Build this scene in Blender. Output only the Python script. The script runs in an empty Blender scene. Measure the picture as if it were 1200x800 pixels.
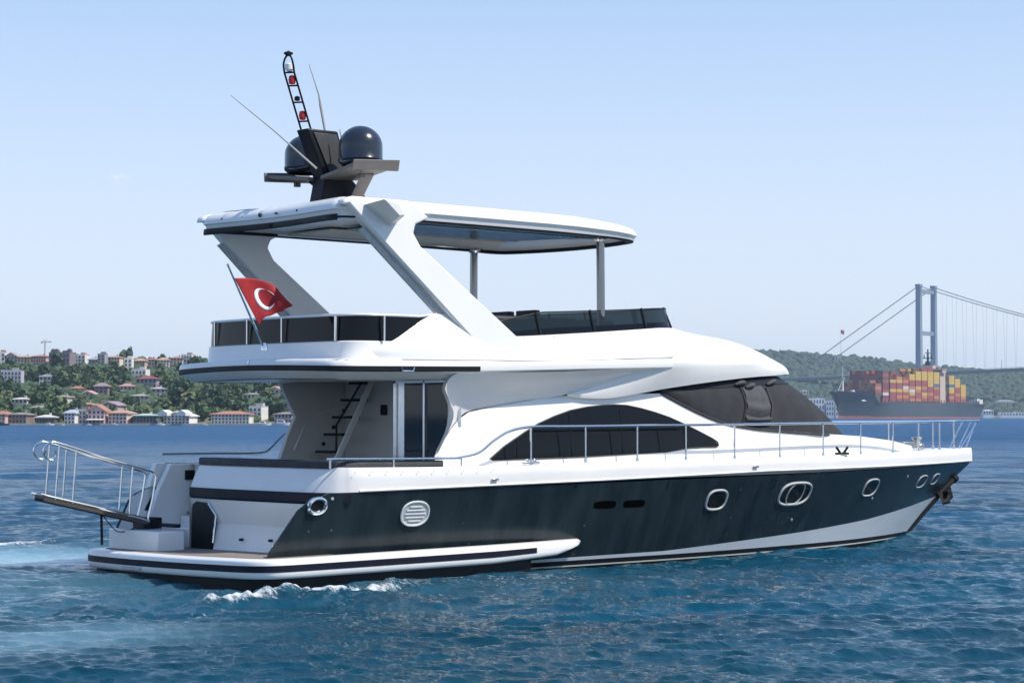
import bpy, bmesh, math, random
import numpy as np
from mathutils import Vector, Matrix
random.seed(7); rng = np.random.default_rng(7)
R = math.radians
scene = bpy.context.scene
COL = scene.collection

# ---------------------------------------------------------------- camera, sky, sun, exposure
CAM = (-17.893, -28.469, 2.54)
YAW = R(-41.0)
cam_d = bpy.data.cameras.new('camera'); cam = bpy.data.objects.new('camera', cam_d); COL.objects.link(cam)
cam.location = CAM; cam.rotation_euler = (R(90 + 1.993), 0, YAW)
cam_d.lens = 75.0; cam_d.sensor_width = 36.0; cam_d.clip_start = .3; cam_d.clip_end = 40000
scene.camera = cam
SUN = Vector((.42, -.66, 1.0)).normalized()
w = bpy.data.worlds.new('World'); scene.world = w; w.use_nodes = True
wt = w.node_tree; wt.nodes.clear()
sky = wt.nodes.new('ShaderNodeTexSky'); sky.sky_type = 'NISHITA'; sky.sun_disc = False
sky.sun_elevation = math.asin(SUN.z); sky.sun_rotation = math.atan2(SUN.x, SUN.y)
sky.air_density = .7; sky.dust_density = 0.0; sky.ozone_density = 3.0
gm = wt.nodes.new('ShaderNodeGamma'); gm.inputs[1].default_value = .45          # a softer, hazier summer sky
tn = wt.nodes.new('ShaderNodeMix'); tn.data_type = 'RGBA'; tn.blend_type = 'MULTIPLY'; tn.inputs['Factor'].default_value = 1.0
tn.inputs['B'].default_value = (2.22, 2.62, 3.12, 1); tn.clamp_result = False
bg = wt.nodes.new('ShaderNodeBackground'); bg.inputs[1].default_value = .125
wo = wt.nodes.new('ShaderNodeOutputWorld')
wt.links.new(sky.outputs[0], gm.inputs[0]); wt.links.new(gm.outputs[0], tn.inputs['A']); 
tcw = wt.nodes.new('ShaderNodeTexCoord'); sep = wt.nodes.new('ShaderNodeSeparateXYZ'); wt.links.new(tcw.outputs['Generated'], sep.inputs[0])
mrw = wt.nodes.new('ShaderNodeMapRange'); mrw.interpolation_type = 'SMOOTHSTEP'; mrw.inputs[1].default_value = -.06; mrw.inputs[2].default_value = .26; mrw.inputs[3].default_value = .92; mrw.inputs[4].default_value = 0
hzx = wt.nodes.new('ShaderNodeMix'); hzx.data_type = 'RGBA'; hzx.inputs['B'].default_value = (6.1, 6.2, 6.45, 1)     # pale summer haze towards the horizon
wt.links.new(sep.outputs['Z'], mrw.inputs[0]); wt.links.new(mrw.outputs[0], hzx.inputs['Factor']); 
mrz = wt.nodes.new('ShaderNodeMapRange'); mrz.interpolation_type = 'SMOOTHSTEP'; mrz.inputs[1].default_value = .30; mrz.inputs[2].default_value = .75
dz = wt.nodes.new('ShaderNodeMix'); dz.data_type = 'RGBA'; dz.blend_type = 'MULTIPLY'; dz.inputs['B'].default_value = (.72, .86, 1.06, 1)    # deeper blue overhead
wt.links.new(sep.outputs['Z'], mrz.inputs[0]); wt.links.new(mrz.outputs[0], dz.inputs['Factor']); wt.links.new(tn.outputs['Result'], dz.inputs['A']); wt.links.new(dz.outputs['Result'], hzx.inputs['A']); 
# one small wisp of cloud over the near shore
vd = wt.nodes.new('ShaderNodeVectorMath'); vd.operation = 'SUBTRACT'; vd.inputs[1].default_value = (.5051, .8562, .1086); wt.links.new(tcw.outputs['Generated'], vd.inputs[0])
vmp = wt.nodes.new('ShaderNodeMapping'); vmp.inputs['Rotation'].default_value = (0, R(0), 0); vmp.inputs['Scale'].default_value = (1, 1, 2.1); wt.links.new(vd.outputs[0], vmp.inputs[0])
vl = wt.nodes.new('ShaderNodeVectorMath'); vl.operation = 'LENGTH'; wt.links.new(vmp.outputs[0], vl.inputs[0])
cm = wt.nodes.new('ShaderNodeMapRange'); cm.interpolation_type = 'SMOOTHSTEP'; cm.inputs[1].default_value = .0005; cm.inputs[2].default_value = .0075; cm.inputs[3].default_value = 1; cm.inputs[4].default_value = 0; wt.links.new(vl.outputs['Value'], cm.inputs[0])
cn = wt.nodes.new('ShaderNodeTexNoise'); cn.inputs['Scale'].default_value = 260; cn.inputs['Detail'].default_value = 6; wt.links.new(tcw.outputs['Generated'], cn.inputs['Vector'])
cmr = wt.nodes.new('ShaderNodeMapRange'); cmr.inputs[1].default_value = .42; cmr.inputs[2].default_value = .75; wt.links.new(cn.outputs[0], cmr.inputs[0])
cmu = wt.nodes.new('ShaderNodeMath'); cmu.operation = 'MULTIPLY'; wt.links.new(cm.outputs[0], cmu.inputs[0]); wt.links.new(cmr.outputs[0], cmu.inputs[1])
cx_ = wt.nodes.new('ShaderNodeMix'); cx_.data_type = 'RGBA'; cx_.inputs['B'].default_value = (6.6, 6.7, 6.9, 1); wt.links.new(cmu.outputs[0], cx_.inputs['Factor']); wt.links.new(hzx.outputs['Result'], cx_.inputs['A'])
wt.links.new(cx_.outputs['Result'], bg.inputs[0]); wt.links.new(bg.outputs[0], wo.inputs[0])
sd = bpy.data.lights.new('sun', 'SUN'); sun = bpy.data.objects.new('sun', sd); COL.objects.link(sun)
sd.energy = 4.25; sd.angle = R(.53); sd.color = (1, .93, .82)
sun.rotation_euler = SUN.to_track_quat('Z', 'Y').to_euler(); sun.location = (0, -40, 60)
vs = scene.view_settings; vs.view_transform = 'Standard'; vs.look = 'None'; vs.exposure = 0.29; vs.gamma = 1.0; vs.use_curve_mapping = False
scene.render.resolution_x = 1024; scene.render.resolution_y = 682

# ---------------------------------------------------------------- map frame: X along the far shores, Z across the strait
cy, sy = math.cos(YAW), math.sin(YAW)
def W(X, Z, h=0.0):
    return Vector((CAM[0] + X*cy - Z*sy, CAM[1] + X*sy + Z*cy, h))

# ---------------------------------------------------------------- materials
def node_mat(name):
    m = bpy.data.materials.new(name); m.use_nodes = True
    return m, m.node_tree, m.node_tree.nodes['Principled BSDF']
def mat(name, col, rough=.5, metal=0.0, var=.0, scale=4.0, bump=0.0, bscale=20.0, coat=0.0, stretch=(1, 1, 1), spec=None, col2=None):
    m, nt, p = node_mat(name)
    p.inputs['Base Color'].default_value = (*col, 1); p.inputs['Roughness'].default_value = rough; p.inputs['Metallic'].default_value = metal
    p.inputs['Coat Weight'].default_value = coat; p.inputs['Coat Roughness'].default_value = .06
    if spec is not None: p.inputs['Specular IOR Level'].default_value = spec
    if var or bump or col2:
        tc = nt.nodes.new('ShaderNodeTexCoord'); mp = nt.nodes.new('ShaderNodeMapping'); mp.inputs['Scale'].default_value = stretch
        nt.links.new(tc.outputs['Object'], mp.inputs[0])
    if var or col2:
        n = nt.nodes.new('ShaderNodeTexNoise'); n.inputs['Scale'].default_value = scale; n.inputs['Detail'].default_value = 6; n.inputs['Roughness'].default_value = .6
        nt.links.new(mp.outputs[0], n.inputs['Vector'])
        rp = nt.nodes.new('ShaderNodeMapRange'); rp.inputs[1].default_value = .3; rp.inputs[2].default_value = .7
        nt.links.new(n.outputs[0], rp.inputs[0])
        mx = nt.nodes.new('ShaderNodeMix'); mx.data_type = 'RGBA'
        c2 = col2 if col2 else tuple(c*(1-var) for c in col)
        mx.inputs['A'].default_value = (*c2, 1); mx.inputs['B'].default_value = (*col, 1)
        nt.links.new(rp.outputs[0], mx.inputs['Factor']); nt.links.new(mx.outputs['Result'], p.inputs['Base Color'])
        rr = nt.nodes.new('ShaderNodeMapRange'); rr.inputs[3].default_value = min(1, rough*1.3); rr.inputs[4].default_value = rough*.85
        nt.links.new(n.outputs[0], rr.inputs[0]); nt.links.new(rr.outputs[0], p.inputs['Roughness'])
    if bump:
        b = nt.nodes.new('ShaderNodeBump'); b.inputs['Strength'].default_value = bump; b.inputs['Distance'].default_value = .02
        n2 = nt.nodes.new('ShaderNodeTexNoise'); n2.inputs['Scale'].default_value = bscale; n2.inputs['Detail'].default_value = 4
        nt.links.new(mp.outputs[0], n2.inputs['Vector']); nt.links.new(n2.outputs[0], b.inputs['Height']); nt.links.new(b.outputs[0], p.inputs['Normal'])
    return m

M = {}
M['gel'] = mat('white_gelcoat', (.84, .825, .795), .28, var=.05, scale=1.3, coat=.25, stretch=(1, 1, .5))
M['gel_warm'] = mat('aged_gelcoat', (.79, .77, .745), .35, var=.08, scale=1.6, coat=.15, stretch=(.6, .6, 2))
M['cream'] = mat('cream_lining', (.72, .66, .56), .6, var=.05)
M['slot'] = mat('slot_black', (.002, .002, .002), .9, spec=.0)
M['black'] = mat('black_trim', (.008, .009, .012), .45, var=.2, spec=.25)
M['rubber'] = mat('black_rubber', (.018, .018, .02), .65)
M['navy'] = mat('navy_stripe', (.008, .010, .022), .5, var=.2, spec=.2)
M['dglass'] = mat('smoked_glass', (.004, .005, .007), .05, spec=.22)
M['doorglass'] = mat('door_glass', (.006, .009, .014), .04)
M['roofglass'] = mat('roof_glass', (.02, .022, .026), .22, spec=.35)
M['steel'] = mat('polished_steel', (.78, .78, .77), .16, 1.0)
M['post'] = mat('post_steel', (.30, .29, .28), .22, 1.0)
M['dsteel'] = mat('dull_steel', (.45, .44, .42), .3, 1.0)
M['teak'] = mat('weathered_teak', (.27, .22, .18), .7, var=.35, scale=3, stretch=(1, 14, 1), bump=.2, bscale=6)
M['sole'] = mat('cockpit_teak', (.24, .17, .11), .65, var=.35, scale=3, stretch=(1, 14, 1))
M['dome'] = mat('dark_blue_dome', (.016, .02, .03), .22, coat=.5, var=.2)
M['mesh'] = mat('grey_mesh_cover', (.044, .046, .050), .95, spec=.15, var=.25, scale=3, bump=.5, bscale=5)
M['cover_dark'] = mat('dark_cover_seam', (.012, .012, .013), .7)
M['shade'] = mat('shaded_white_panel', (.62, .60, .57), .6, var=.06, scale=2)  # white cockpit walls under the overhang, their shade put into a greyer colour
M['red'] = mat('flag_red', (.36, .008, .014), .7, var=.25, scale=6)
M['flagwhite'] = mat('flag_white', (.8, .8, .8), .7)
M['lampred'] = mat('red_lens', (.55, .01, .01), .25)
M['cushion'] = mat('dark_cushion', (.025, .027, .035), .6, var=.3, scale=8, bump=.3)
M['vent'] = mat('vent_grey', (.50, .52, .52), .45, var=.2, scale=12)
M['anchor'] = mat('black_anchor', (.008, .008, .009), .6, var=.3, spec=.2)

# hull paint: dark blue-grey with faint vertical run marks and salt spots
def hull_mat():
    m, nt, p = node_mat('dark_hull_paint')
    tc = nt.nodes.new('ShaderNodeTexCoord')
    mp = nt.nodes.new('ShaderNodeMapping'); mp.inputs['Scale'].default_value = (2.2, 2.2, .22); nt.links.new(tc.outputs['Object'], mp.inputs[0])
    n = nt.nodes.new('ShaderNodeTexNoise'); n.inputs['Scale'].default_value = 1.6; n.inputs['Detail'].default_value = 7; nt.links.new(mp.outputs[0], n.inputs['Vector'])
    r = nt.nodes.new('ShaderNodeValToRGB'); e = r.color_ramp.elements
    e[0].position = .33; e[0].color = (.008, .016, .021, 1); e[1].position = .72; e[1].color = (.022, .035, .042, 1)
    nt.links.new(n.outputs[0], r.inputs[0])
    v = nt.nodes.new('ShaderNodeTexVoronoi'); v.inputs['Scale'].default_value = 3.1; nt.links.new(tc.outputs['Object'], v.inputs['Vector'])
    mr = nt.nodes.new('ShaderNodeMapRange'); mr.inputs[1].default_value = .035; mr.inputs[2].default_value = .075; mr.inputs[3].default_value = .55; mr.inputs[4].default_value = 0
    nt.links.new(v.outputs['Distance'], mr.inputs[0])
    n3 = nt.nodes.new('ShaderNodeTexNoise'); n3.inputs['Scale'].default_value = .8; nt.links.new(tc.outputs['Object'], n3.inputs['Vector'])
    m3 = nt.nodes.new('ShaderNodeMapRange'); m3.inputs[1].default_value = .5; m3.inputs[2].default_value = .62; nt.links.new(n3.outputs[0], m3.inputs[0])
    mm = nt.nodes.new('ShaderNodeMath'); mm.operation = 'MULTIPLY'; nt.links.new(mr.outputs[0], mm.inputs[0]); nt.links.new(m3.outputs[0], mm.inputs[1])
    mx = nt.nodes.new('ShaderNodeMix'); mx.data_type = 'RGBA'; mx.inputs['B'].default_value = (.22, .25, .26, 1)
    nt.links.new(mm.outputs[0], mx.inputs['Factor']); nt.links.new(r.outputs[0], mx.inputs['A']); nt.links.new(mx.outputs['Result'], p.inputs['Base Color'])
    mp4 = nt.nodes.new('ShaderNodeMapping'); mp4.inputs['Scale'].default_value = (4.5, 4.5, .10); nt.links.new(tc.outputs['Object'], mp4.inputs[0])
    n4 = nt.nodes.new('ShaderNodeTexNoise'); n4.inputs['Scale'].default_value = 1.5; n4.inputs['Detail'].default_value = 3; nt.links.new(mp4.outputs[0], n4.inputs['Vector'])
    m4 = nt.nodes.new('ShaderNodeMapRange'); m4.inputs[1].default_value = .62; m4.inputs[2].default_value = .72; m4.inputs[4].default_value = .75; nt.links.new(n4.outputs[0], m4.inputs[0])
    sz = nt.nodes.new('ShaderNodeSeparateXYZ'); nt.links.new(tc.outputs['Object'], sz.inputs[0])
    n5 = nt.nodes.new('ShaderNodeTexNoise'); n5.inputs['Scale'].default_value = 2.4; n5.inputs['Detail'].default_value = 4; nt.links.new(tc.outputs['Object'], n5.inputs['Vector'])
    m5 = nt.nodes.new('ShaderNodeMapRange'); m5.inputs[1].default_value = .42; m5.inputs[2].default_value = .6; nt.links.new(n5.outputs[0], m5.inputs[0])
    m6 = nt.nodes.new('ShaderNodeMath'); m6.operation = 'MULTIPLY'; nt.links.new(m4.outputs[0], m6.inputs[0]); nt.links.new(m5.outputs[0], m6.inputs[1])
    mx2 = nt.nodes.new('ShaderNodeMix'); mx2.data_type = 'RGBA'; mx2.inputs['B'].default_value = (.004, .005, .007, 1); nt.links.new(m6.outputs[0], mx2.inputs['Factor']); nt.links.new(mx.outputs['Result'], mx2.inputs['A']); nt.links.new(mx2.outputs['Result'], p.inputs['Base Color'])
    p.inputs['Roughness'].default_value = .24; p.inputs['Specular IOR Level'].default_value = .28
    return m
M['hull'] = hull_mat()

def glass_mat():
    m, nt, p = node_mat('tinted_screen')
    p.inputs['Base Color'].default_value = (.02, .03, .035, 1); p.inputs['Roughness'].default_value = .04
    t = nt.nodes.new('ShaderNodeBsdfTransparent'); t.inputs[0].default_value = (.32, .38, .40, 1)
    mx = nt.nodes.new('ShaderNodeMixShader'); mx.inputs[0].default_value = .55
    out = nt.nodes['Material Output']
    nt.links.new(t.outputs[0], mx.inputs[1]); nt.links.new(p.outputs[0], mx.inputs[2]); nt.links.new(mx.outputs[0], out.inputs[0])
    return m
M['tint'] = glass_mat()

# ---------------------------------------------------------------- mesh helpers
class B:
    def __init__(s): s.v = []; s.f = []
    def pts(s, P):
        i = len(s.v); s.v += [tuple(map(float, p)) for p in P]; return i
    def grid(s, rows, closed=False):
        n = len(rows[0]); i = s.pts([p for r in rows for p in r])
        for a in range(len(rows)-1):
            for b in range(n if closed else n-1):
                c = (b+1) % n
                s.f.append((i+a*n+b, i+a*n+c, i+(a+1)*n+c, i+(a+1)*n+b))
        return s
    def ngon(s, P):
        i = s.pts(P); s.f.append(tuple(range(i, i+len(P)))); return s
    def prism(s, P, off):
        P = [Vector(p) for p in P]; off = Vector(off); n = len(P)
        i = s.pts(P + [p+off for p in P])
        s.f.append(tuple(range(i, i+n))); s.f.append(tuple(range(i+2*n-1, i+n-1, -1)))
        for a in range(n):
            b = (a+1) % n; s.f.append((i+a, i+b, i+n+b, i+n+a))
        return s
    def box(s, c, d, rot=None):
        x, y, z = (k/2 for k in d); c = Vector(c)
        P = [Vector((a, b, e)) for e in (-z, z) for a, b in ((-x, -y), (x, -y), (x, y), (-x, y))]
        if rot is not None: P = [rot @ p for p in P]
        i = s.pts([c+p for p in P])
        for q in ((0, 3, 2, 1), (4, 5, 6, 7), (0, 1, 5, 4), (1, 2, 6, 5), (2, 3, 7, 6), (3, 0, 4, 7)): s.f.append(tuple(i+k for k in q))
        return s
    def tube(s, path, r, n=10, cap=True, closed=False):
        P = [Vector(p) for p in path]; m = len(P); rows = []; up = Vector((0, 0, 1)); prev = None
        for k in range(m):
            if closed: t = P[(k+1) % m]-P[k-1]
            else: t = P[min(k+1, m-1)]-P[max(k-1, 0)]
            t.normalize()
            if prev is None:
                a = t.cross(up)
                if a.length < .05: a = t.cross(Vector((1, 0, 0)))
            else: a = prev - t*prev.dot(t)
            a.normalize(); prev = a; b = t.cross(a)
            rr = r[k] if isinstance(r, (list, tuple)) else r
            rows.append([P[k] + (a*math.cos(2*math.pi*j/n)+b*math.sin(2*math.pi*j/n))*rr for j in range(n)])
        if closed: rows.append(rows[0])
        s.grid(rows, True)
        if cap and not closed: s.ngon(rows[0][::-1]); s.ngon(rows[-1])
        return s
    def lathe(s, c, prof, n=28):
        c = Vector(c); s.grid([[c+Vector((r*math.cos(2*math.pi*j/n), r*math.sin(2*math.pi*j/n), z)) for j in range(n)] for r, z in prof], True); return s
    def sweep(s, path, prof, closed=False, capends=True):
        """path: (x,y) list or (x,y,z0); prof: (outward, z) pairs; outward = right of travel"""
        m = len(path); rows = []
        for k in range(m):
            a = path[max(k-1, 0)] if not closed else path[k-1]; b = path[min(k+1, m-1)] if not closed else path[(k+1) % m]
            t = Vector((b[0]-a[0], b[1]-a[1])); t.normalize(); nx, ny = t.y, -t.x
            z0 = path[k][2] if len(path[k]) > 2 else 0
            pr = prof(k) if callable(prof) else prof
            rows.append([(path[k][0]+nx*o, path[k][1]+ny*o, z0+z) for o, z in pr])
        if closed: rows.append(rows[0])
        s.grid(rows)
        return s
    def mirror(s):
        i = len(s.v); n = list(s.f); s.v += [(x, -y, z) for x, y, z in s.v]
        s.f += [tuple(i+k for k in reversed(f)) for f in n]; return s

def mk(name, b, m, parent=None, ang=32, recalc=True, solid=0.0, bevel=0.0):
    me = bpy.data.meshes.new(name); me.from_pydata(b.v, [], b.f); me.validate()
    bm = bmesh.new(); bm.from_mesh(me)
    bmesh.ops.remove_doubles(bm, verts=bm.verts, dist=.0004)
    if recalc: bmesh.ops.recalc_face_normals(bm, faces=bm.faces)
    bm.to_mesh(me); bm.free()
    for p in me.polygons: p.use_smooth = True
    me.set_sharp_from_angle(angle=R(ang))
    me.materials.append(M[m] if isinstance(m, str) else m)
    o = bpy.data.objects.new(name, me); COL.objects.link(o)
    if parent is not None: o.parent = parent
    if solid:
        md = o.modifiers.new('thickness', 'SOLIDIFY'); md.thickness = solid; md.offset = 0
    if bevel:
        md = o.modifiers.new('bevel', 'BEVEL'); md.width = bevel; md.segments = 2; md.limit_method = 'ANGLE'
    return o
def mk2(name, b, m, parent=None, **kw):
    """the same part on the starboard and on the port side: two objects"""
    out = []
    for k, s_ in enumerate((1, -1)):
        c = B(); c.v = [(x, y*s_, z) for x, y, z in b.v]; c.f = list(b.f) if s_ > 0 else [tuple(reversed(f)) for f in b.f]
        out.append(mk(name, c, m, parent[k] if isinstance(parent, list) else parent, **kw))
    return out
def empty(name, loc=(0, 0, 0), rz=0.0):
    o = bpy.data.objects.new(name, None); COL.objects.link(o); o.location = loc; o.rotation_euler = (0, 0, rz); o.empty_display_size = .3; return o
def tag(o, label=None, cat=None, group=None, kind=None):
    if label: o['label'] = label
    if cat: o['category'] = cat
    if group: o['group'] = group
    if kind: o['kind'] = kind
    return o
def cat_rom(P, n=8):
    P = [Vector(p) for p in P]; out = []
    for i in range(len(P)-1):
        a = P[max(i-1, 0)]; b = P[i]; c = P[i+1]; d = P[min(i+2, len(P)-1)]
        for k in range(n):
            t = k/n; out.append(.5*((2*b)+(c-a)*t+(2*a-5*b+4*c-d)*t*t+(3*b-a-3*c+d)*t**3))
    out.append(P[-1]); return out
def ip(x, xs, ys): return float(np.interp(x, xs, ys))
def smooth_ip(xs, ys):
    xs = np.array(xs, float); ys = np.array(ys, float); m = np.gradient(ys, xs)
    def f(x):
        x = min(max(x, xs[0]), xs[-1]); i = min(int(np.searchsorted(xs, x, 'right'))-1, len(xs)-2); h = xs[i+1]-xs[i]; t = (x-xs[i])/h
        return float((2*t**3-3*t*t+1)*ys[i]+(t**3-2*t*t+t)*h*m[i]+(-2*t**3+3*t*t)*ys[i+1]+(t**3-t*t)*h*m[i+1])
    return f
def resample(P, n):
    P = [Vector(p) for p in P]; L = [0]
    for a, b in zip(P, P[1:]): L.append(L[-1]+(b-a).length)
    out = []
    for k in range(n):
        d = L[-1]*k/(n-1); i = min(max(int(np.searchsorted(L, d, 'right'))-1, 0), len(P)-2)
        t = (d-L[i])/max(L[i+1]-L[i], 1e-9); out.append(P[i].lerp(P[i+1], t))
    return out

# ================================================================ THE WATER
def build_water():
    nd = 1250; half = R(19)
    ang = np.concatenate([np.linspace(-math.pi, -half-.02, 60), np.linspace(-half, half, nd), np.linspace(half+.02, math.pi, 60)])
    dense = np.abs(ang) <= half+1e-6
    u = np.linspace(1/17.5, 1/700., 900)
    rad = np.concatenate([np.linspace(.4, 17, 14), 1/u, np.geomspace(760, 16000, 26)])
    A, Rr = np.meshgrid(ang, rad)
    X = Rr*np.sin(A); Z = Rr*np.cos(A)
    x = CAM[0]+X*cy-Z*sy; y = CAM[1]+X*sy+Z*cy
    h = np.zeros_like(x); dx = np.zeros_like(x); dyy = np.zeros_like(x)
    rs = np.random.default_rng(3)
    spacing = np.gradient(rad)[:, None]*np.ones_like(A)
    fade = np.where(dense[None, :], 1, 0)*np.clip((Rr-14)/4, 0, 1)
    wind = R(229)
    # calmer water in the slick astern and near the hull's lee
    slick = .25*np.exp(-(((x+6)/9)**2 + ((y-1.0)/3.6)**2))
    lt = (x-.4)*.755-(y-3.2)*.656; dp = (x-.6)*.656+(y-5.9)*.755
    slick = np.maximum(slick, 1.0*np.exp(-(dp/3.1)**4)*np.clip((.4-lt)/1.0, 0, 1))
    slick = np.maximum(slick, .42*np.exp(-(((x+6.2)/2.2)**2+((y+7.2)/1.0)**2)))
    for k in range(130):
        if k < 104: lam = .14*(.95/.14)**rs.random(); th = wind+rs.normal()*.42; amp = .0073*lam**.95*(.6+.8*rs.random())
        elif k < 118: lam = 1.2+1.6*rs.random(); th = wind+rs.normal()*.4; amp = .0062*lam*(.6+.8*rs.random())
        else: lam = 3+9*rs.random(); th = wind+rs.normal()*.35; amp = .0026*lam*(.6+.8*rs.random())
        kk = 2*math.pi/lam; ph = rs.random()*6.28
        f = fade*np.clip(1.7-spacing*2.3/lam, 0, 1)
        cut = 1-.78*slick if lam < 1.6 else 1-.3*slick
        arg = kk*(x*math.cos(th)+y*math.sin(th))+ph + .7*np.sin(.13*x*math.sin(th+1)+.17*y+k)+.4*np.sin(.61*x-.47*y+2*k)
        s_, c_ = np.sin(arg), np.cos(arg)
        gust = .7+.55*np.sin(.21*x+.13*y+k*.7)*np.sin(.17*y-.09*x+k)
        h += f*cut*gust*amp*c_; q = .25*amp
        dx -= f*cut*q*s_*math.cos(th); dyy -= f*cut*q*s_*math.sin(th)
    # stern wash: churned water along the starboard quarter and the turned-over wake astern
    wash = np.exp(-(((x+.1)/2.1)**4 + ((y+3.66+.05*np.sin(2.2*x))/.36)**2))*fade
    boil = np.exp(-(((x+3)/4.2)**2+((y+3.6)/2.6)**2))*fade
    for k in range(22):
        lam = .22+.6*rs.random(); th = rs.random()*6.28; kk = 2*math.pi/lam; ph = rs.random()*6.28
        c_ = np.cos(kk*(x*math.cos(th)+y*math.sin(th))+ph)
        h += (wash*.013+boil*.004)*c_
    for k in range(9):
        lam = 1.1+1.2*rs.random(); th = R(-60)+rs.normal()*.5; kk = 2*math.pi/lam
        h += boil*.016*np.cos(kk*(x*math.cos(th)+y*math.sin(th))+k)
    h += .03*wash
    # diverging bow/side waves next to the hull
    side = np.exp(-((y+2.9+.02*(x-8))/1.1)**2)*np.clip((x-1)/3, 0, 1)*np.clip((17-x)/5, 0, 1)*fade
    h += side*.035*np.cos(2*math.pi*(x*.42+y*.7))
    foam = np.clip(wash*.76, 0, 1)*(.80+.20*np.sin(3.1*x+.8*np.sin(5*y)))
    dl = (x-2.6)*.656+(y-9.2)*.755; lat = (x-3.4)*.755-(y-8.6)*.656
    line = np.exp(-((dl+.15*np.sin(1.7*lat))/.45)**2)*np.clip(-lat/1.2, 0, 1)
    foam = np.maximum(foam, .55*line*fade)
    foam = np.maximum(foam, .20*boil)
    foam = np.maximum(foam, .30*np.exp(-(((x+4)/5)**2+((y+5.2)/1.5)**2))*fade)
    V = np.stack([x+dx, y+dyy, h], -1).reshape(-1, 3)
    nr, nc = x.shape; idx = np.arange(nr*nc).reshape(nr, nc)
    F = np.stack([idx[:-1, :-1], idx[:-1, 1:], idx[1:, 1:], idx[1:, :-1]], -1).reshape(-1, 4)[:, ::-1]
    me = bpy.data.meshes.new('water'); me.vertices.add(len(V)); me.vertices.foreach_set('co', V.astype(np.float32).ravel())
    me.loops.add(F.size); me.loops.foreach_set('vertex_index', F.astype(np.int32).ravel())
    me.polygons.add(len(F)); me.polygons.foreach_set('loop_start', np.arange(0, F.size, 4, dtype=np.int32)); me.polygons.foreach_set('loop_total', np.full(len(F), 4, np.int32))
    me.polygons.foreach_set('use_smooth', np.ones(len(F), bool)); me.update(); me.validate()
    for nm, arr in (('foam', foam), ('slick', slick*fade), ('chop', np.clip((Rr-32)/200, 0, 1)**.6)):
        a = me.attributes.new(nm, 'FLOAT', 'POINT'); a.data.foreach_set('value', arr.astype(np.float32).ravel())
    m, nt, p = node_mat('sea_water'); N = nt.nodes.new; L = nt.links.new
    geo = N('ShaderNodeNewGeometry')
    fo = N('ShaderNodeAttribute'); fo.attribute_name = 'foam'; sl = N('ShaderNodeAttribute'); sl.attribute_name = 'slick'
    n1 = N('ShaderNodeTexNoise'); n1.inputs['Scale'].default_value = 2.6; n1.inputs['Detail'].default_value = 8; n1.inputs['Roughness'].default_value = .62
    mp = N('ShaderNodeMapping'); mp.inputs['Rotation'].default_value = (0, 0, R(-49)); mp.inputs['Scale'].default_value = (1.8, .8, 1)
    L(geo.outputs['Position'], mp.inputs[0]); L(mp.outputs[0], n1.inputs['Vector'])
    n2 = N('ShaderNodeTexNoise'); n2.inputs['Scale'].default_value = .55; n2.inputs['Detail'].default_value = 5; L(mp.outputs[0], n2.inputs['Vector'])
    add = N('ShaderNodeMath'); add.operation = 'MULTIPLY_ADD'; add.inputs[1].default_value = 2.2; L(n2.outputs[0], add.inputs[0]); L(n1.outputs[0], add.inputs[2])
    bp = N('ShaderNodeBump'); bp.inputs['Strength'].default_value = .3; bp.inputs['Distance'].default_value = .2; L(add.outputs[0], bp.inputs['Height'])
    sm = N('ShaderNodeMath'); sm.operation = 'MULTIPLY_ADD'; sm.inputs[1].default_value = -.18; sm.inputs[2].default_value = .38; L(sl.outputs['Fac'], sm.inputs[0]); L(sm.outputs[0], bp.inputs['Strength'])
    L(bp.outputs[0], p.inputs['Normal'])
    # body colour: drifting patches of teal and blue
    n4 = N('ShaderNodeTexNoise'); n4.inputs['Scale'].default_value = .06; n4.inputs['Detail'].default_value = 5; L(geo.outputs['Position'], n4.inputs['Vector'])
    cr = N('ShaderNodeValToRGB'); cr.color_ramp.elements[0].position = .35; cr.color_ramp.elements[0].color = (.001, .031, .042, 1)
    cr.color_ramp.elements[1].position = .68; cr.color_ramp.elements[1].color = (.0012, .052, .092, 1); L(n4.outputs[0], cr.inputs[0])
    mpw = N('ShaderNodeMapping'); mpw.inputs['Rotation'].default_value = (0, 0, R(-49)); mpw.inputs['Scale'].default_value = (.022, .11, 1); L(geo.outputs['Position'], mpw.inputs[0])
    nw = N('ShaderNodeTexNoise'); nw.inputs['Scale'].default_value = 1; nw.inputs['Detail'].default_value = 8; nw.inputs['Roughness'].default_value = .75; L(mpw.outputs[0], nw.inputs['Vector'])
    crw = N('ShaderNodeMapRange'); crw.inputs[1].default_value = .35; crw.inputs[2].default_value = .68; crw.inputs[3].default_value = .55; crw.inputs[4].default_value = 1.6; L(nw.outputs[0], crw.inputs[0])
    mxs = N('ShaderNodeMix'); mxs.data_type = 'RGBA'; mxs.inputs['B'].default_value = (.22, .42, .52, 1); 
    vm = N('ShaderNodeVectorMath'); vm.operation = 'SCALE'; L(cr.outputs[0], vm.inputs[0]); L(crw.outputs[0], vm.inputs['Scale']); L(vm.outputs[0], mxs.inputs['A'])
    sf = N('ShaderNodeMath'); sf.operation = 'MULTIPLY'; sf.inputs[1].default_value = .85; L(sl.outputs['Fac'], sf.inputs[0]); L(sf.outputs[0], mxs.inputs['Factor'])
    n3 = N('ShaderNodeTexNoise'); n3.inputs['Scale'].default_value = 10; n3.inputs['Detail'].default_value = 9; n3.inputs['Roughness'].default_value = .72; L(mp.outputs[0], n3.inputs['Vector'])
    fa = N('ShaderNodeMath'); fa.operation = 'ADD'; L(n3.outputs[0], fa.inputs[0]); L(fo.outputs['Fac'], fa.inputs[1])
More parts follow.
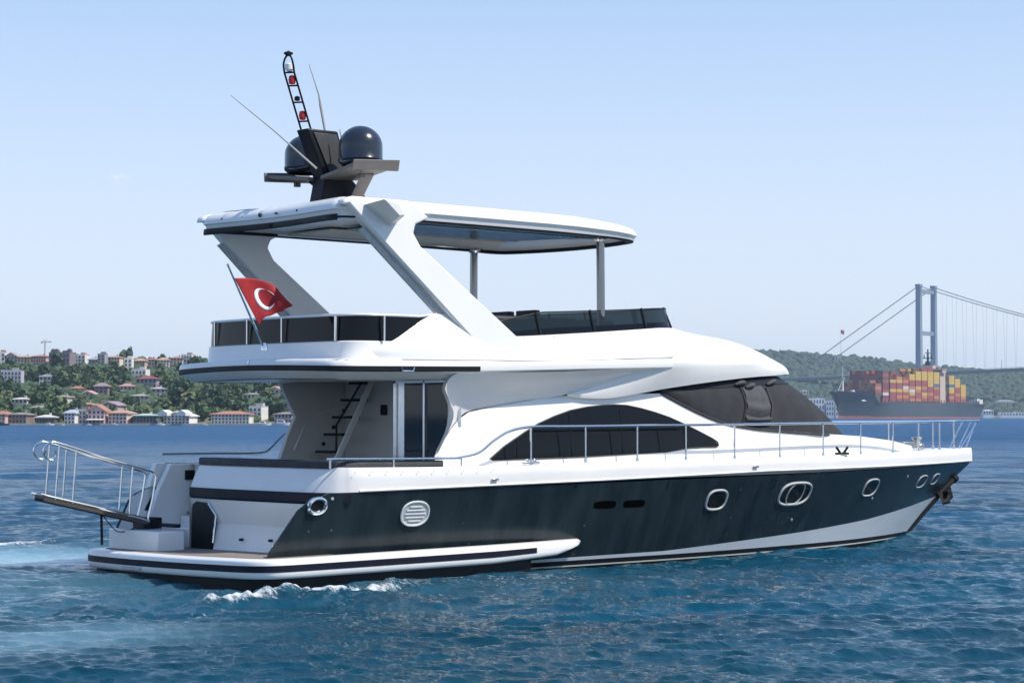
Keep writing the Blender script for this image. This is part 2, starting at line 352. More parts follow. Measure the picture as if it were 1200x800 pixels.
    fm = N('ShaderNodeMapRange'); fm.inputs[1].default_value = .84; fm.inputs[2].default_value = 1.06; fm.inputs[4].default_value = .9; L(fa.outputs[0], fm.inputs[0])
    mxf = N('ShaderNodeMix'); mxf.data_type = 'RGBA'; mxf.inputs['B'].default_value = (.72, .76, .76, 1); L(mxs.outputs['Result'], mxf.inputs['A']); L(fm.outputs[0], mxf.inputs['Factor'])
    L(mxf.outputs['Result'], p.inputs['Base Color'])
    rg = N('ShaderNodeMapRange'); rg.inputs[3].default_value = .055; rg.inputs[4].default_value = .7; L(fm.outputs[0], rg.inputs[0]); 
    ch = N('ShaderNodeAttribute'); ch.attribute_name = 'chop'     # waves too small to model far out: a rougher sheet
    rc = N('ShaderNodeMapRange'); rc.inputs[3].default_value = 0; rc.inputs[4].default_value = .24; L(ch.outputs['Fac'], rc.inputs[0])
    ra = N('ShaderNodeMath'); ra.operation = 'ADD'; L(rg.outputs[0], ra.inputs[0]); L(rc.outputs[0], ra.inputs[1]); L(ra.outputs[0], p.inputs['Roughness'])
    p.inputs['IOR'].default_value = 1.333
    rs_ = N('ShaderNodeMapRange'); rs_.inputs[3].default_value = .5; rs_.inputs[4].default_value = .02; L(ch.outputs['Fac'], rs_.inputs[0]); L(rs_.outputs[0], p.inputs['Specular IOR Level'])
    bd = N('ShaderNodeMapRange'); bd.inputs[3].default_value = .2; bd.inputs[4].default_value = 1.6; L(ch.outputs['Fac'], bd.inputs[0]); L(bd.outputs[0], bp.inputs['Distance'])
    far = N('ShaderNodeMix'); far.data_type = 'RGBA'; far.inputs['B'].default_value = (.004, .066, .165, 1); L(ch.outputs['Fac'], far.inputs['Factor']); L(cr.outputs[0], far.inputs['A']); L(far.outputs['Result'], vm.inputs[0])  # far out, the averaged sky reflection is put into a bluer body colour
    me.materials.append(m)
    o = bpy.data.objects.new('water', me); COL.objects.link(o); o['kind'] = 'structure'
    return o
build_water()

# ================================================================ THE YACHT  (x forward, y port, z up from the waterline)
Y = empty('motor_yacht')
tag(Y, 'large white flybridge motor yacht with dark hull under way in the foreground', 'yacht')
hs = smooth_ip([0, 1, 4, 8, 10.8, 13, 15, 17, 18.5, 19.5, 20.06], [2.47, 2.5, 2.55, 2.55, 2.46, 2.2, 1.78, 1.2, .66, .25, 0.02])
hw = smooth_ip([0, 6.6, 9.1, 11.65, 14.4, 16, 17.1, 17.7], [2.1, 2.06, 1.98, 1.72, 1.22, .72, .28, 0.02])
def zs(x): return ip(x, [1, 6.6, 10.8, 20], [1.38, 1.46, 1.54, 1.56])
def zd(x): return ip(x, [1, 3.2, 6.6, 12, 20], [1.76, 1.74, 1.765, 1.79, 1.85])
def hull_pt(u, z):
    """u 0..1 along the hull, z height; starboard side"""
    zt = 1.38+.18*u
    xs = 20.06-2.36*(1-z/zt) - .12*math.sin(math.pi*min(max(z/zt, 0), 1))
    x = u*xs
    t = min(max(z/zt, 0), 1.0)
    yw, yS = hw(u*17.7), hs(u*20.06)
    yy = yw+(yS-yw)*t**(.8+.35*u)
    if z < 0: yy *= 1+z*.25
    return Vector((x, -yy, z))
def hull_xz(x, z):
    zt = 1.5; u = x/20
    for _ in range(12):
        zt = 1.38+.18*u; u = x/(20.06-2.36*(1-z/zt)-.12*math.sin(math.pi*min(max(z/zt, 0), 1)))
    return hull_pt(u, z)
def hull_frame(x, z):
    p = hull_xz(x, z); a = (hull_xz(x+.05, z)-hull_xz(x-.05, z)).normalized(); b = (hull_xz(x, z+.05)-hull_xz(x, z-.05)).normalized()
    n = a.cross(b).normalized()
    if n.y > 0: n = -n
    return p, a, b, n
def xaft(z): return .10 if z < .48 else .10+.64*(z-.48) if z < 1.22 else .574+2.9*(z-1.22)
def white_top(x): return ip(x, [5, 6.5, 9, 13, 15.5, 17.5, 20], [.16, .18, .19, .36, .50, .68, .95])
def hull_rows(zfun, nu=70):
    row = []
    for k in range(nu+1):
        u = (k/nu); z = zfun(u*19.0)
        x0 = xaft(z); L_ = hull_pt(1.0, z).x; u2 = (x0+(L_-x0)*u)/L_
        row.append(hull_pt(u2, z))
    return row
b = B()
fr = [0, .06, .12, .2, .3, .4, .5, .6, .7, .8, .9, .96, 1.0]
rows = [hull_rows(lambda x, t=t: white_top(x)+(ip(x, [0, 20], [1.38, 1.56])-white_top(x))*t) for t in fr]
b.grid(rows)
edge = [r[0] for r in rows]
b.grid([edge, [p+Vector((.02, .05, 0)) for p in edge], [Vector((1.5, p.y+.05, p.z)) for p in edge]])
b.mirror(); mk('hull', b, 'hull', Y, 40)
b = B(); b.grid([hull_rows(lambda x: white_top(x)), hull_rows(lambda x: .5*white_top(x)+.065), hull_rows(lambda x: .125)]); b.mirror()
mk('boot_stripe', b, mat('boot_white', (.62, .66, .70), .35, var=.12, scale=2, stretch=(.4, .4, 3)), Y, 40)
b = B(); b.grid([hull_rows(lambda x: .125), hull_rows(lambda x: .045)]); b.grid([hull_rows(lambda x: .02), hull_rows(lambda x: -.25), hull_rows(lambda x: -.6)])
b.ngon([(.1, -2.1, .3), (.1, 2.1, .3), (.1, 2.0, -.6), (.1, -2.0, -.6)]); b.mirror()
mk('antifouling', b, 'black', Y, 40)
b = B(); b.grid([hull_rows(lambda x: .045), hull_rows(lambda x: .02)]); b.mirror(); mk('waterline_stripe', b, 'cream', Y, 40)

# --- bulwark: white band round the stern and along both sides
def side_path(x0, x1, n): 
    return [(x0+(x1-x0)*k/n, -hs(x0+(x1-x0)*k/n)) for k in range(n+1)]
stern = [(1.14, 1.45), (1.06, .8), (1.02, 0), (1.03, -1.0), (1.07, -1.75), (1.12, -2.15), (1.24, -2.38), (1.45, -2.49)]
stern = [(p.x, p.y) for p in cat_rom([(x, y, 0) for x, y in stern], 5)]
bowp = side_path(1.7, 20.05, 90)
bul = stern+bowp
def bul_prof(k):
    x, y = bul[k]; st = max(0.0, min(1.0, (1.5-x)/.35)); o = -.012*(1-st)-.17*st
    z0, z1 = zs(x)-.004, zd(x); inn = .10
    if k > len(bul)-8: inn = .03
    return [(.012, z0), (.02+.5*o, z0+.5*(z1-z0)), (.012+o, z1-.02), (o-.005, z1), (o-inn, z1), (o-inn, z1-.3)]
b = B(); b.sweep(bul, bul_prof)
p0 = [(1.3, 2.47), (1.5, 2.485)]+[(x, -y) for x, y in bowp]
b2 = B(); b2.sweep([(x, -y) for x, y in p0], lambda k: [(.012, zs(p0[k][0])-.004), (.045, zd(p0[k][0])-.02), (.03, zd(p0[k][0])), (-.07 if k < len(p0)-8 else 0, zd(p0[k][0])), (-.07 if k < len(p0)-8 else 0, zd(p0[k][0])-.3)])
i = len(b.v); b.v += [(x, -y, z) for x, y, z in b2.v]; b.f += [tuple(i+k for k in f) for f in b2.f]
mk('bulwark', b, 'gel_warm', Y, 40)
b = B(); b.tube([(x, -hs(x)-.014, zs(x)+.012) for x in np.linspace(1.6, 20.0, 80)], .018, 6); mk2('rub_rail', b, 'gel', Y)
# dark band under the bulwark, wrapping the stern
b = B(); st2 = [p for p in stern]
b.sweep(st2, [(.0, 1.20), (.035, 1.24), (.03, 1.377), (-.12, 1.377)]); b.sweep(st2, [(-.25, 1.20), (.0, 1.20)]); mk('stern_band', b, 'navy', Y, 40)
# --- deck
b = B(); xs_ = [4.3, 6, 8, 10, 12, 13.5, 15, 16.5, 17.5, 18.5, 19.2, 19.7, 20.0]
b.grid([[(x, -hs(x)+.0, zd(x)-.025) for x in xs_], [(x, 0, zd(x)-.0) for x in xs_]])
xs2 = [1.55, 2, 3, 4.3]
b.grid([[(x, -hs(x)+.02, zd(x)-.025) for x in xs2], [(x, -1.98, zd(x)-.025) for x in xs2], [(x, -1.98, .95) for x in xs2]])
b.mirror()
b.grid([[(1.4, -1.98, 1.7), (1.4, 1.2, 1.7)], [(1.4, -1.98, .95), (1.4, 1.2, .95)]])
mk('deck', b, 'gel', Y)
b = B(); b.box((2.85, 0, .92), (2.9, 3.96, .05)); mk('cockpit_sole', b, 'sole', Y)
# --- transom below the overhang, with its dark door; port stairwell
b = B()
T = lambda y, t: (.90+.10*min(t, .55)/.55-.10*max(0, t-.55)/.45, y, .36+.845*t)
b.grid([[T(y, t) for y in (-2.19-.17*t, -1.0, .3, 1.12)] for t in (0, .55, .56, 1)])
b.grid([[(T(1.12, t)), (2.3, 1.12, .475+.73*t)] for t in (0, 1)])
b.grid([[(.9, 1.12, 1.2), (.9, -2.3, 1.2)], [(1.4, 1.12, 1.2), (1.4, -2.3, 1.2)]])
mk('transom', b, 'gel', Y)
b = B(); b.prism([(T(y, t)[0]-.012, y, T(y, t)[2]) for y, t in ((1.06, .02), (1.06, .88), (.92, .95), (.60, .93), (.44, .72), (.44, .06), (.52, .02))], (.02, 0, 0)); 
dr = mk('transom_door', b, 'black', Y)
b = B(); b.tube([(T(.40, .05)[0]-.03, .40, .52), (T(.40, .7)[0]-.03, .40, .95), (T(.55, .9)[0]-.03, .56, 1.14)], .016, 6); mk('door_handle', b, 'steel', dr)
for yy, zz in ((-.35, .60), (-1.15, .62)):
    b = B(); b.tube([(.95, yy, zz), (.87+.1*(zz-.475)/.73, yy, zz)], .022, 8); mk('transom_fitting', b, 'rubber', Y)
# port stairwell: steps between transom block and port wing
b = B()
for k in range(3): b.box((1.15+.45*k, 1.62, .56+.16*k), (.5, .98, .16*2))
b.prism([(.62, 2.14, .475), (.95, 2.14, 1.32), (1.18, 2.14, 1.74), (2.4, 2.14, 1.74), (2.4, 2.14, .475)], (0, .12, 0))
mk('stern_steps', b, 'gel', Y, bevel=.02)
b = B(); rws_ = []
for z in np.linspace(.30, 1.40, 12):
    q = [hull_xz(x, z) for x in np.linspace(xaft(z)+.012, 2.4, 10)]; rws_.append([(p.x, -p.y-.065, z) for p in q])
rws_ += [[(max(p[0], 1.08), p[1], 1.745) for p in rws_[-1]]]
b.grid(rws_); b.prism([(.90, 2.34, 1.36), (1.02, 2.34, 1.745), (1.3, 2.34, 1.745), (1.2, 2.34, 1.36)], (0, .12, 0)); mk('stern_quarter', b, 'gel', Y)
b = B(); b.prism([(1.03, 2.33, 1.37), (1.15, 2.33, 1.37), (0.84, 2.33, 0.84), (0.71, 2.33, 0.84)], (0, .008, 0)); mk('quarter_trim', b, 'black', Y)
b = B(); b.box((1.7, 2.125, 1.55), (.5, .02, .16)); mk('quarter_vent', b, 'black', Y)
b = B(); b.box((.34, 1.52, .535), (.52, 1.5, .34)); mk('platform_locker', b, 'gel', Y, bevel=.03)
b = B(); b.box((.48, 1.72, .80), (.34, .36, .18)); b.box((.52, 1.1, .78), (.1, .5, .06)); mk('gangway_motor', b, 'black', Y, bevel=.015)

# --- swim platform with side wings
def plat_path():
    P = [(6.35, -2.30), (6.1, -2.48), (5.6, -2.58), (4.9, -2.64), (3.5, -2.68), (1.5, -2.68), (.5, -2.67), (.06, -2.62), (-.16, -2.46), (-.29, -2.15), (-.36, -1.6), (-.43, -.8), (-.45, 0)]
    P += [(x, -y) for x, y in P[-2::-1]]
    return [(p.x, p.y) for p in cat_rom([(x, y, 0) for x, y in P], 5)][::-1]
pp = plat_path()
def pt(k):   # the wings' tips thin out forward
    return ip(pp[k][0], [4.2, 5.6, 6.35], [1, .8, .25])
PZ = .47
b = B(); b.sweep(pp, lambda k: [(-.28, PZ), (-.05, PZ), (-.012, PZ-.014), (.006, PZ-.04), (.012, PZ-.10*pt(k)), (.012, PZ-.20*pt(k)), (.008, PZ-.255*pt(k)), (-.02, PZ-.285*pt(k)), (-.14, PZ-.29*pt(k)), (-.5, PZ-.28*pt(k))])
mk('swim_platform', b, 'gel', Y, 50)
b = B(); q = [k for k in range(len(pp)) if pp[k][0] < 5.1]
b.sweep([pp[k] for k in q], lambda j: [(.0, PZ-.085*pt(q[j])), (.019, PZ-.09*pt(q[j])), (.019, PZ-.185*pt(q[j])), (.0, PZ-.19*pt(q[j]))]); mk('platform_stripe', b, 'navy', Y)
b = B(); b.sweep([pp[k] for k in q], lambda j: [(-.12, PZ-.288), (-.15, -.3)]); mk('platform_skirt', b, 'black', Y)
inner = [p for p in pp if p[0] < 1.3]
b = B(); 
ins = []
for k in range(len(inner)):
    a, c = inner[max(k-1, 0)], inner[min(k+1, len(inner)-1)]; t = Vector((c[0]-a[0], c[1]-a[1])).normalized(); ins.append((inner[k][0]-t.y*.26, inner[k][1]+t.x*.26, PZ+.004))
b.ngon(ins); mk('platform_teak', b, 'teak', Y)
b = B(); b.box((-.478, .62, .245), (.02, .52, .045)); mk('name_plate', b, 'vent', Y)
for o in list(Y.children):
    if o.name.split('.')[0] in ('swim_platform', 'platform_stripe', 'platform_skirt', 'platform_teak', 'name_plate'):
        for v in o.data.vertices: v.co.z += .010*v.co.x-.013*v.co.y-.065
# --- gangway
G0 = Vector((.42, 1.72, .84)); G1 = Vector((-1.35, 1.95, 1.26)); gd = (G1-G0).normalized(); gs = Vector((-gd.y, gd.x, 0)).normalized(); gu = gd.cross(gs); gu = gu if gu.z > 0 else -gu
g = B(); rot = Matrix((gd, gs, gu)).transposed(); ln = (G1-G0).length
g.box((G0+G1)/2, (ln, .34, .05), rot)
for s_ in (-1, 1): g.box((G0+G1)/2+gs*s_*.19-gu*.01, (ln, .05, .11), rot)
gp = mk('gangway', g, mat('gangway_brown', (.075, .062, .055), .55, var=.3), Y, bevel=.008)
b = B(); b.box((G0+G1)/2+gu*.029, (ln*.97, .30, .006), rot); mk('gangway_tread', b, 'teak', gp)
g = B()
for s_ in (-1, 1):
    o = gs*s_*.21; 
    def gpnt(t, h, o=o): return G0.lerp(G1, t)+o+Vector((0, 0, h))+gd*0
    g.tube([gpnt(.02, .0), gpnt(-.03, .38), gpnt(-.06, .74)]+cat_rom([gpnt(-.06, .74), gpnt(-.02, .80), gpnt(.06, .81), gpnt(.45, .845), gpnt(.86, .90), gpnt(.95, .88), gpnt(1.01, .76), gpnt(1.0, .64), gpnt(.95, .61), gpnt(.90, .67), gpnt(.905, .78)], 6), .017, 7)
    for t in (.20, .74, .90): g.tube([gpnt(t, .0), gpnt(t-.035, .82+.06*t)], .013, 6)
    g.tube([gpnt(.0, .0), gpnt(.08, .02), gpnt(.97, .03), gpnt(1.03, .04)], .02, 6)
mk('gangway_rail', g, 'steel', gp)
b = B(); b.tube([(-.33, 1.77, PZ), (-.33, 1.80, 1.0)], .022, 8); b.tube(cat_rom([(-.33, 1.8, .98), (-.05, 1.78, .68), (.25, 1.74, .72)], 6), .009, 5); mk('gangway_support', b, 'black', Y)

# --- hull fittings
def oval(b, x, z, w, h, d0, d1, p=2.6, n=28, skew=0.0):
    """solid rounded plate on the hull skin, from offset d0 to d1"""
    P, a, c, nn = hull_frame(x, z); out = []
    for k in range(n):
        t = 2*math.pi*k/n; ct, st_ = math.cos(t), math.sin(t)
        u_ = math.copysign(abs(ct)**(2/p), ct)*w/2; v_ = math.copysign(abs(st_)**(2/p), st_)*h/2
        out.append(hull_xz(P.x+u_*a.x/1+skew*v_, z+v_)+nn*d0)
    b.prism(out, nn*(d1-d0))
def ring(b, x, z, w, h, r, off, p=2.6, skew=0.0, n=32):
    P, a, c, nn = hull_frame(x, z); out = []
    for k in range(n):
        t = 2*math.pi*k/n; ct, st_ = math.cos(t), math.sin(t)
        out.append(hull_xz(P.x+math.copysign(abs(ct)**(2/p), ct)*w/2*a.x+skew*math.copysign(abs(st_)**(2/p), st_)*h/2, z+math.copysign(abs(st_)**(2/p), st_)*h/2)+nn*off)
    b.tube(out, r, 8, closed=True)
for x, z, w_, h_, sk in ((9.57, 1.06, .52, .34, .08), (11.86, 1.11, .98, .40, .18), (14.64, 1.15, .58, .32, .22), (17.15, 1.20, .50, .24, .34), (17.95, 1.23, .40, .21, .34)):
    b = B(); oval(b, x, z, w_, h_, -.02, .006, 2.8, 32, sk); o = mk('porthole', b, 'dglass', Y)
    b = B(); ring(b, x, z, w_, h_, ip(x, [9, 12, 15, 18], [.023, .026, .017, .011]), .004, 2.8, sk)
    if .9 < w_: ring(b, x-.0, z, .50, h_*.98, .012, .012, 2.4, sk)
    mk('porthole_rim', b, 'vent', o)
for x in (6.8, 7.5):
    b = B(); oval(b, x, 1.05, .52, .13, -.03, .004, 4, 28); mk('hull_vent_slot', b, 'slot', Y)
b = B(); oval(b, 2.73, 1.03, .53, .37, -.01, .02, 2.35, 32); o = mk('engine_vent', b, 'vent', Y)
b = B()
for k in range(5):
    P, a, c, nn = hull_frame(2.73, .92+.055*k); b.box(P+nn*.024, (.40-.9*abs(.03*0+k-2)*.045*abs(k-2), .014, .02))
ring(b, 2.73, 1.03, .53, .37, .018, .02, 2.35); mk('vent_louvre', b, mat('vent_light', (.66, .68, .67), .4, var=.15, scale=20), o)
b = B(); ring(b, .86, 1.20, .30, .22, .032, .012, 2.2); o = mk('mooring_fairlead', b, 'steel', Y)
b = B(); oval(b, .86, 1.20, .27, .19, -.03, .006, 2.2); mk('fairlead_hole', b, 'black', o)
for x, z in ((1.12, 1.30), (12.05, .62), (16.2, 1.33), (14.9, .93)):
    b = B(); oval(b, x, z, .05, .045, -.005, .015, 2, 12); mk('hull_fitting', b, 'vent', Y)
for x in (4.25, 10.44):
    b = B(); b.box((x, -hs(x)-.04, zs(x)+.1), (.13, .03, .035)); mk('bulwark_fitting', b, 'dsteel', Y, bevel=.008)
for x in np.arange(1.5, 4.2, .3):
    b = B(); b.box((x, -hs(x)-.034, zd(x)-.07), (.014, .006, .014)); mk('bulwark_screw', b, 'dsteel', Y)
# stem guard and anchor
stem = [hull_pt(1.0, z)+Vector((.03, hull_pt(1.0, z).y*-1, 0)) for z in np.linspace(.02, 1.25, 12)]
b = B(); gpts = [(17.71, 0.00, 0.13), (18.23, 0.00, 0.50), (19.05, 0.00, 1.03)]; gq = [Vector(p) for p in gpts]
b.prism([gq[0]+Vector((-.02, -.06, -.03)), gq[0]+Vector((.20, -.06, -.02)), gq[1]+Vector((.24, -.06, 0)), gq[2]+Vector((.22, -.06, 0)), gq[2]+Vector((-.08, -.06, .02)), gq[1]+Vector((-.06, -.06, 0))], (0, .12, 0)); mk('stem_guard', b, 'anchor', Y, bevel=.02)
b = B(); A0, A1 = [Vector(p) for p in [(18.80, -0.05, 0.85), (19.42, -0.05, 1.22)]]
b.tube([A0, A1], [.06, .075], 8); b.tube([A1-(A1-A0)*.12, A1+(A1-A0)*.02], .10, 8)
for s_ in (-1, 1): b.prism([A0+Vector((.02, s_*.03, .02)), A0+Vector((.0, s_*.14, -.16)), A0+Vector((.16, s_*.20, -.12)), A0+Vector((.30, s_*.12, .12))], (.03, 0, -.04))
b.tube([A0+Vector((.16, -.2, .05)), A0+Vector((.16, .2, .05))], .045, 6); b.prism([A0+Vector((.22, -.04, .1)), A0+Vector((.40, -.04, -.12)), A0+Vector((.52, -.04, -.06)), A0+Vector((.40, -.04, .22))], (0, .05, 0))
mk('anchor', b, 'anchor', Y)

# --- deckhouse sides
yb = smooth_ip([3.4, 6, 9, 11, 13, 14.5, 16, 17, 18.2], [2.04, 2.10, 2.08, 1.98, 1.74, 1.42, .95, .55, 0.02])
def house_y(x, z):
    d = z-1.77; return -(yb(x)-.06*d-.05*d*d)
topz = [(3.46, 1.90), (3.62, 2.10), (3.82, 2.33), (4.0, 2.49), (4.21, 2.60), (4.8, 2.70), (5.53, 2.79), (6.25, 2.885), (6.68, 2.84), (7.27, 2.845), (8.0, 2.92), (8.6, 2.93), (9.14, 2.72), (9.68, 2.535), (10.28, 2.385), (11.04, 2.295), (11.72, 2.25), (12.59, 2.205), (13.36, 2.17), (14.2, 2.135), (15.5, 2.09), (16.5, 2.03), (17.3, 1.95), (18.1, 1.88)]
tz = lambda x: ip(x, [p[0] for p in topz], [p[1] for p in topz])
hx = sorted(set(list(np.linspace(3.46, 18.1, 90))+[p[0] for p in topz]))
def hsurf(x, z, off=0.0): return Vector((x, house_y(x, z)-off, z))
b = B(); b.grid([[hsurf(x, 1.70+(tz(x)-1.70)*t) for x in hx] for t in np.linspace(0, 1, 9)])
wl = [(8.6, 2.93), (9.14, 2.72), (9.68, 2.535), (10.28, 2.385), (11.04, 2.295), (11.72, 2.25), (12.59, 2.205), (13.36, 2.17)]
WLOW = [hsurf(x, z) for x, z in wl]+[Vector(p) for p in ((14.0, -1.32, 2.155), (14.6, -1.0, 2.14), (15.05, -.68, 2.13), (15.33, -.35, 2.12), (15.42, 0, 2.12))]
WLOW = resample(cat_rom(WLOW, 6), 60)
fx = [x for x in np.linspace(12.2, 18.1, 34)]
edge = resample([hsurf(x, tz(x)) for x in fx], 40)
rim = resample([p for p in WLOW if p.x >= 12.2], 40)
mid = [a.lerp(c, .5)+Vector((0, 0, .025)) for a, c in zip(edge, rim)]
b.grid([edge, mid, rim])
b.mirror(); mk('deckhouse', b, 'gel', Y, 28)
# grey flared panel between cabin shoulder and flybridge edge
L_ = [(3.47, 1.84), (3.62, 2.10), (3.82, 2.33), (4.0, 2.49), (4.21, 2.61), (4.8, 2.70), (5.53, 2.79), (6.3, 2.90), (7.0, 3.06), (7.69, 3.23), (8.63, 3.45)]
U_ = [(3.50, -2.07, 1.95), (3.77, -2.12, 2.5), (3.62, -2.20, 2.78), (3.49, -2.27, 3.02), (3.75, -2.33, 3.235), (4.6, -2.355, 3.245), (5.5, -2.36, 3.26), (6.3, -2.36, 3.29), (7.0, -2.35, 3.33), (7.7, -2.32, 3.37), (8.63, -2.235, 3.452)]
Lc = [Vector((x, house_y(x, z)+.012 if x < 6.3 else -2.035-.09*(x-6.3), z)) for x, z in L_]
Lc = cat_rom(Lc, 5); Uc = cat_rom(U_, 5)
b = B(); b.grid([[a.lerp(c, t)+Vector((0, .05*math.sin(math.pi*t), 0)) for a, c in zip(Lc, Uc)] for t in np.linspace(0, 1, 7)])
b.grid([Uc[:21], [p+Vector((.05, .14, 0)) for p in Uc[:21]]])
mk2('flare_panel', b, 'gel_warm', Y, ang=45)
# side windows
arc = [(4.64, 1.845), (5.02, 2.08), (5.45, 2.30), (5.80, 2.43)]
W_out = [(4.58, -2.05, 1.84), (4.89, -2.05, 2.04), (5.35, -2.05, 2.27), (5.66, -2.05, 2.41), (6.02, -2.05, 2.53), (6.40, -2.05, 2.63), (6.80, -2.05, 2.69), (7.16, -2.05, 2.72), (7.43, -2.05, 2.73), (7.72, -2.05, 2.72), (8.05, -2.05, 2.67), (8.40, -2.05, 2.60), (8.76, -2.05, 2.51), (9.10, -2.05, 2.40), (9.44, -2.05, 2.28), (9.82, -2.05, 2.14), (9.97, -2.05, 2.07), (9.99, -2.05, 2.01), (9.92, -2.05, 1.98), (9.57, -2.05, 1.98), (9.22, -2.05, 1.97), (8.91, -2.05, 1.94), (8.63, -2.05, 1.91), (8.32, -2.05, 1.90), (7.94, -2.05, 1.89), (7.29, -2.05, 1.87), (6.68, -2.05, 1.85), (5.63, -2.05, 1.83), (4.64, -2.05, 1.82)]
def on_house(P, off): return [Vector((p[0], house_y(p[0], p[2])-off, p[2])) for p in P]
ring_o = on_house(W_out, .006)
def fill_panel(bb, outline, off, nx=40):
    """curved plate: vertical strips following the house skin inside an outline (x,z)"""
    xs = [p[0] for p in outline]; zz = [p[2] for p in outline]; x0, x1 = min(xs), max(xs); n = len(outline); cols = []
    for k in range(nx+1):
        x = x0+.004+(x1-x0-.008)*k/nx; hit = []
        for i_ in range(n):
            a, c = outline[i_], outline[(i_+1) % n]
            if (a[0]-x)*(c[0]-x) <= 0 and abs(a[0]-c[0]) > 1e-9: hit.append(a[2]+(c[2]-a[2])*(x-a[0])/(c[0]-a[0]))
        lo, hi = min(hit), max(hit); cols.append([hsurf(x, lo+(hi-lo)*t, off) for t in (0, .25, .5, .75, 1)])
    bb.grid(cols)
b = B(); fill_panel(b, ring_o, .006); sw = mk2('side_window', b, 'dglass', Y, ang=60)
b = B(); b.tube(ring_o, .012, 6, closed=True); mk2('window_frame', b, 'rubber', sw)
for x, z0, z1 in ((5.16, 1.86, 2.16), (6.36, 1.86, 2.54), (7.55, 1.92, 2.62), (9.1, 1.98, 2.34)):
    b = B(); b.tube([hsurf(x, z0, .008), hsurf(x, z1, .008)], .012, 5); mk2('window_mullion', b, 'black', sw)
# --- windscreen under its mesh cover
WTOP = resample(cat_rom([(8.6, -1.95, 2.985), (9.7, -1.87, 3.10), (11, -1.66, 3.20), (12.2, -1.25, 3.27), (13.0, -.72, 3.30), (13.35, -.3, 3.31), (13.4, 0, 3.31)], 8), 60)
def bow(a, c, t): return a.lerp(c, t)+Vector((.06*math.sin(math.pi*t)*(1 if a.x > 10 else .3), -.05*math.sin(math.pi*t), .05*math.sin(math.pi*t)))
b = B(); b.grid([[bow(a, c, t) for a, c in zip(WLOW, WTOP)] for t in np.linspace(0, 1, 9)]); b.mirror(); ws = mk('windscreen_cover', b, 'mesh', Y, 60)
b = B(); rows_ = [[bow(a, c, t)+Vector((.006, -.012, .004)) for a, c in zip(WLOW, WTOP)] for t in (.86, .95, 1.0)]
b.grid(rows_); b.mirror(); mk('windscreen_band', b, 'black', Y, 60)
b = B(); b.tube([p+Vector((.004, -.012, .004)) for p in WLOW], .022, 6); b.mirror(); mk('windscreen_gasket', b, 'rubber', ws)
def wpt(s, t, o=.014):
    k = min(int(s*59), 58); f_ = s*59-k; a = WLOW[k].lerp(WLOW[k+1], f_); c = WTOP[k].lerp(WTOP[k+1], f_); return bow(a, c, t)+Vector((.3*o, -o, .3*o))
# wiper pocket: dark seams and rolled flap on the cover
b = B(); b.tube([wpt(.382, .87), wpt(.335, .46), wpt(.29, .07)], .024, 6); b.tube([wpt(.525, .80), wpt(.46, .45), wpt(.405, .13)], .024, 6); b.tube([wpt(.29, .07, .02), wpt(.35, .085, .02), wpt(.405, .13, .02)], .03, 6); mk('cover_seam', b, 'cover_dark', ws)
M['flap'] = mat('cover_flap_grey', (.068, .070, .074), .8, var=.25, scale=6)
b = B()
for s0, s1, t0, t1 in ((.36, .43, .90, .93), (.55, .66, .86, .92), (.40, .47, .82, .87)):
    b.tube(cat_rom([wpt(s0, t0, .03), wpt((s0+s1)/2, (t0+t1)/2+.01, .07), wpt(s1, t1, .03)], 5), [.02+.022*math.sin(math.pi*k/10) for k in range(11)], 7)
def fl_(u, v): return wpt(.295+.105*u+(.382-.29)*v+.022*u*v, .10+.04*u+.72*v, .014+.022*math.sin(v*17+1.6*math.sin(u*2.6))*(.5+.5*math.sin(5*v+u)))
b.grid([[fl_(k/10, j/22) for k in range(11)] for j in range(23)])
b.tube([fl_(k/10, .07)+Vector((0, -.02, .01)) for k in range(11)], .028, 7)
mk('cover_flap', b, 'flap', ws, 70)

# --- flybridge deck slab
fly_out = [(8.63, -2.235, 0), (7.7, -2.32, 0), (6.5, -2.375, 0), (4.5, -2.385, 0), (2.6, -2.38, 0), (1.75, -2.36, 0), (1.45, -2.25, 0), (1.28, -1.95, 0), (1.18, -1.0, 0), (1.14, 0, 0)]
fly_out += [(x, -y, 0) for x, y, z in fly_out[-2::-1]]
fo_ = [(p.x, p.y) for p in cat_rom(fly_out, 5)][::-1]
def fz(x, y): return 3.20+ip(x, [1, 4, 8.6], [.0, .035, .17])+.05*(1-(y/2.4)**2)*max(0, (3-x)/2)
b = B(); b.sweep([(x, y, fz(x, y)) for x, y in fo_], [(-.75, .235), (-.02, .175), (.0, .155), (.012, .09), (.005, .02), (-.02, .0), (-.06, -.012), (-.20, -.10), (-.35, -.115)]); 
xs3 = [1.55, 2, 3, 4, 5.5, 7, 8.6, 10.5]
b.grid([[(x, -1.95 if x < 8 else -1.6, fz(x, 2)-.117) for x in xs3], [(x, 0, fz(x, 0)-.117) for x in xs3], [(x, 1.95 if x < 8 else 1.6, fz(x, 2)-.117) for x in xs3]])
b.grid([[(x, -1.9 if x < 8 else -1.5, fz(x, 2)+.19) for x in xs3], [(x, 1.9 if x < 8 else 1.5, fz(x, 2)+.19) for x in xs3]])
mk('flybridge_deck', b, 'gel', Y, 38)
qf = [p for k, p in enumerate(fo_) if not (p[1] < 0 and p[0] > 4.27)]
b = B(); b.sweep([(x, y, fz(x, y)) for x, y in qf], [(.0, .095), (.022, .088), (.022, .02), (-.01, .004)]); mk('deck_edge_stripe', b, 'black', Y)
b = B(); c_ = Vector((2.62, -2.405, 3.262)); b.tube([c_+Vector((-.13, 0, .03)), c_+Vector((-.11, 0, -.03)), c_+Vector((.11, 0, -.03)), c_+Vector((.13, 0, .03))], .014, 6); mk('edge_handle', b, 'steel', Y)
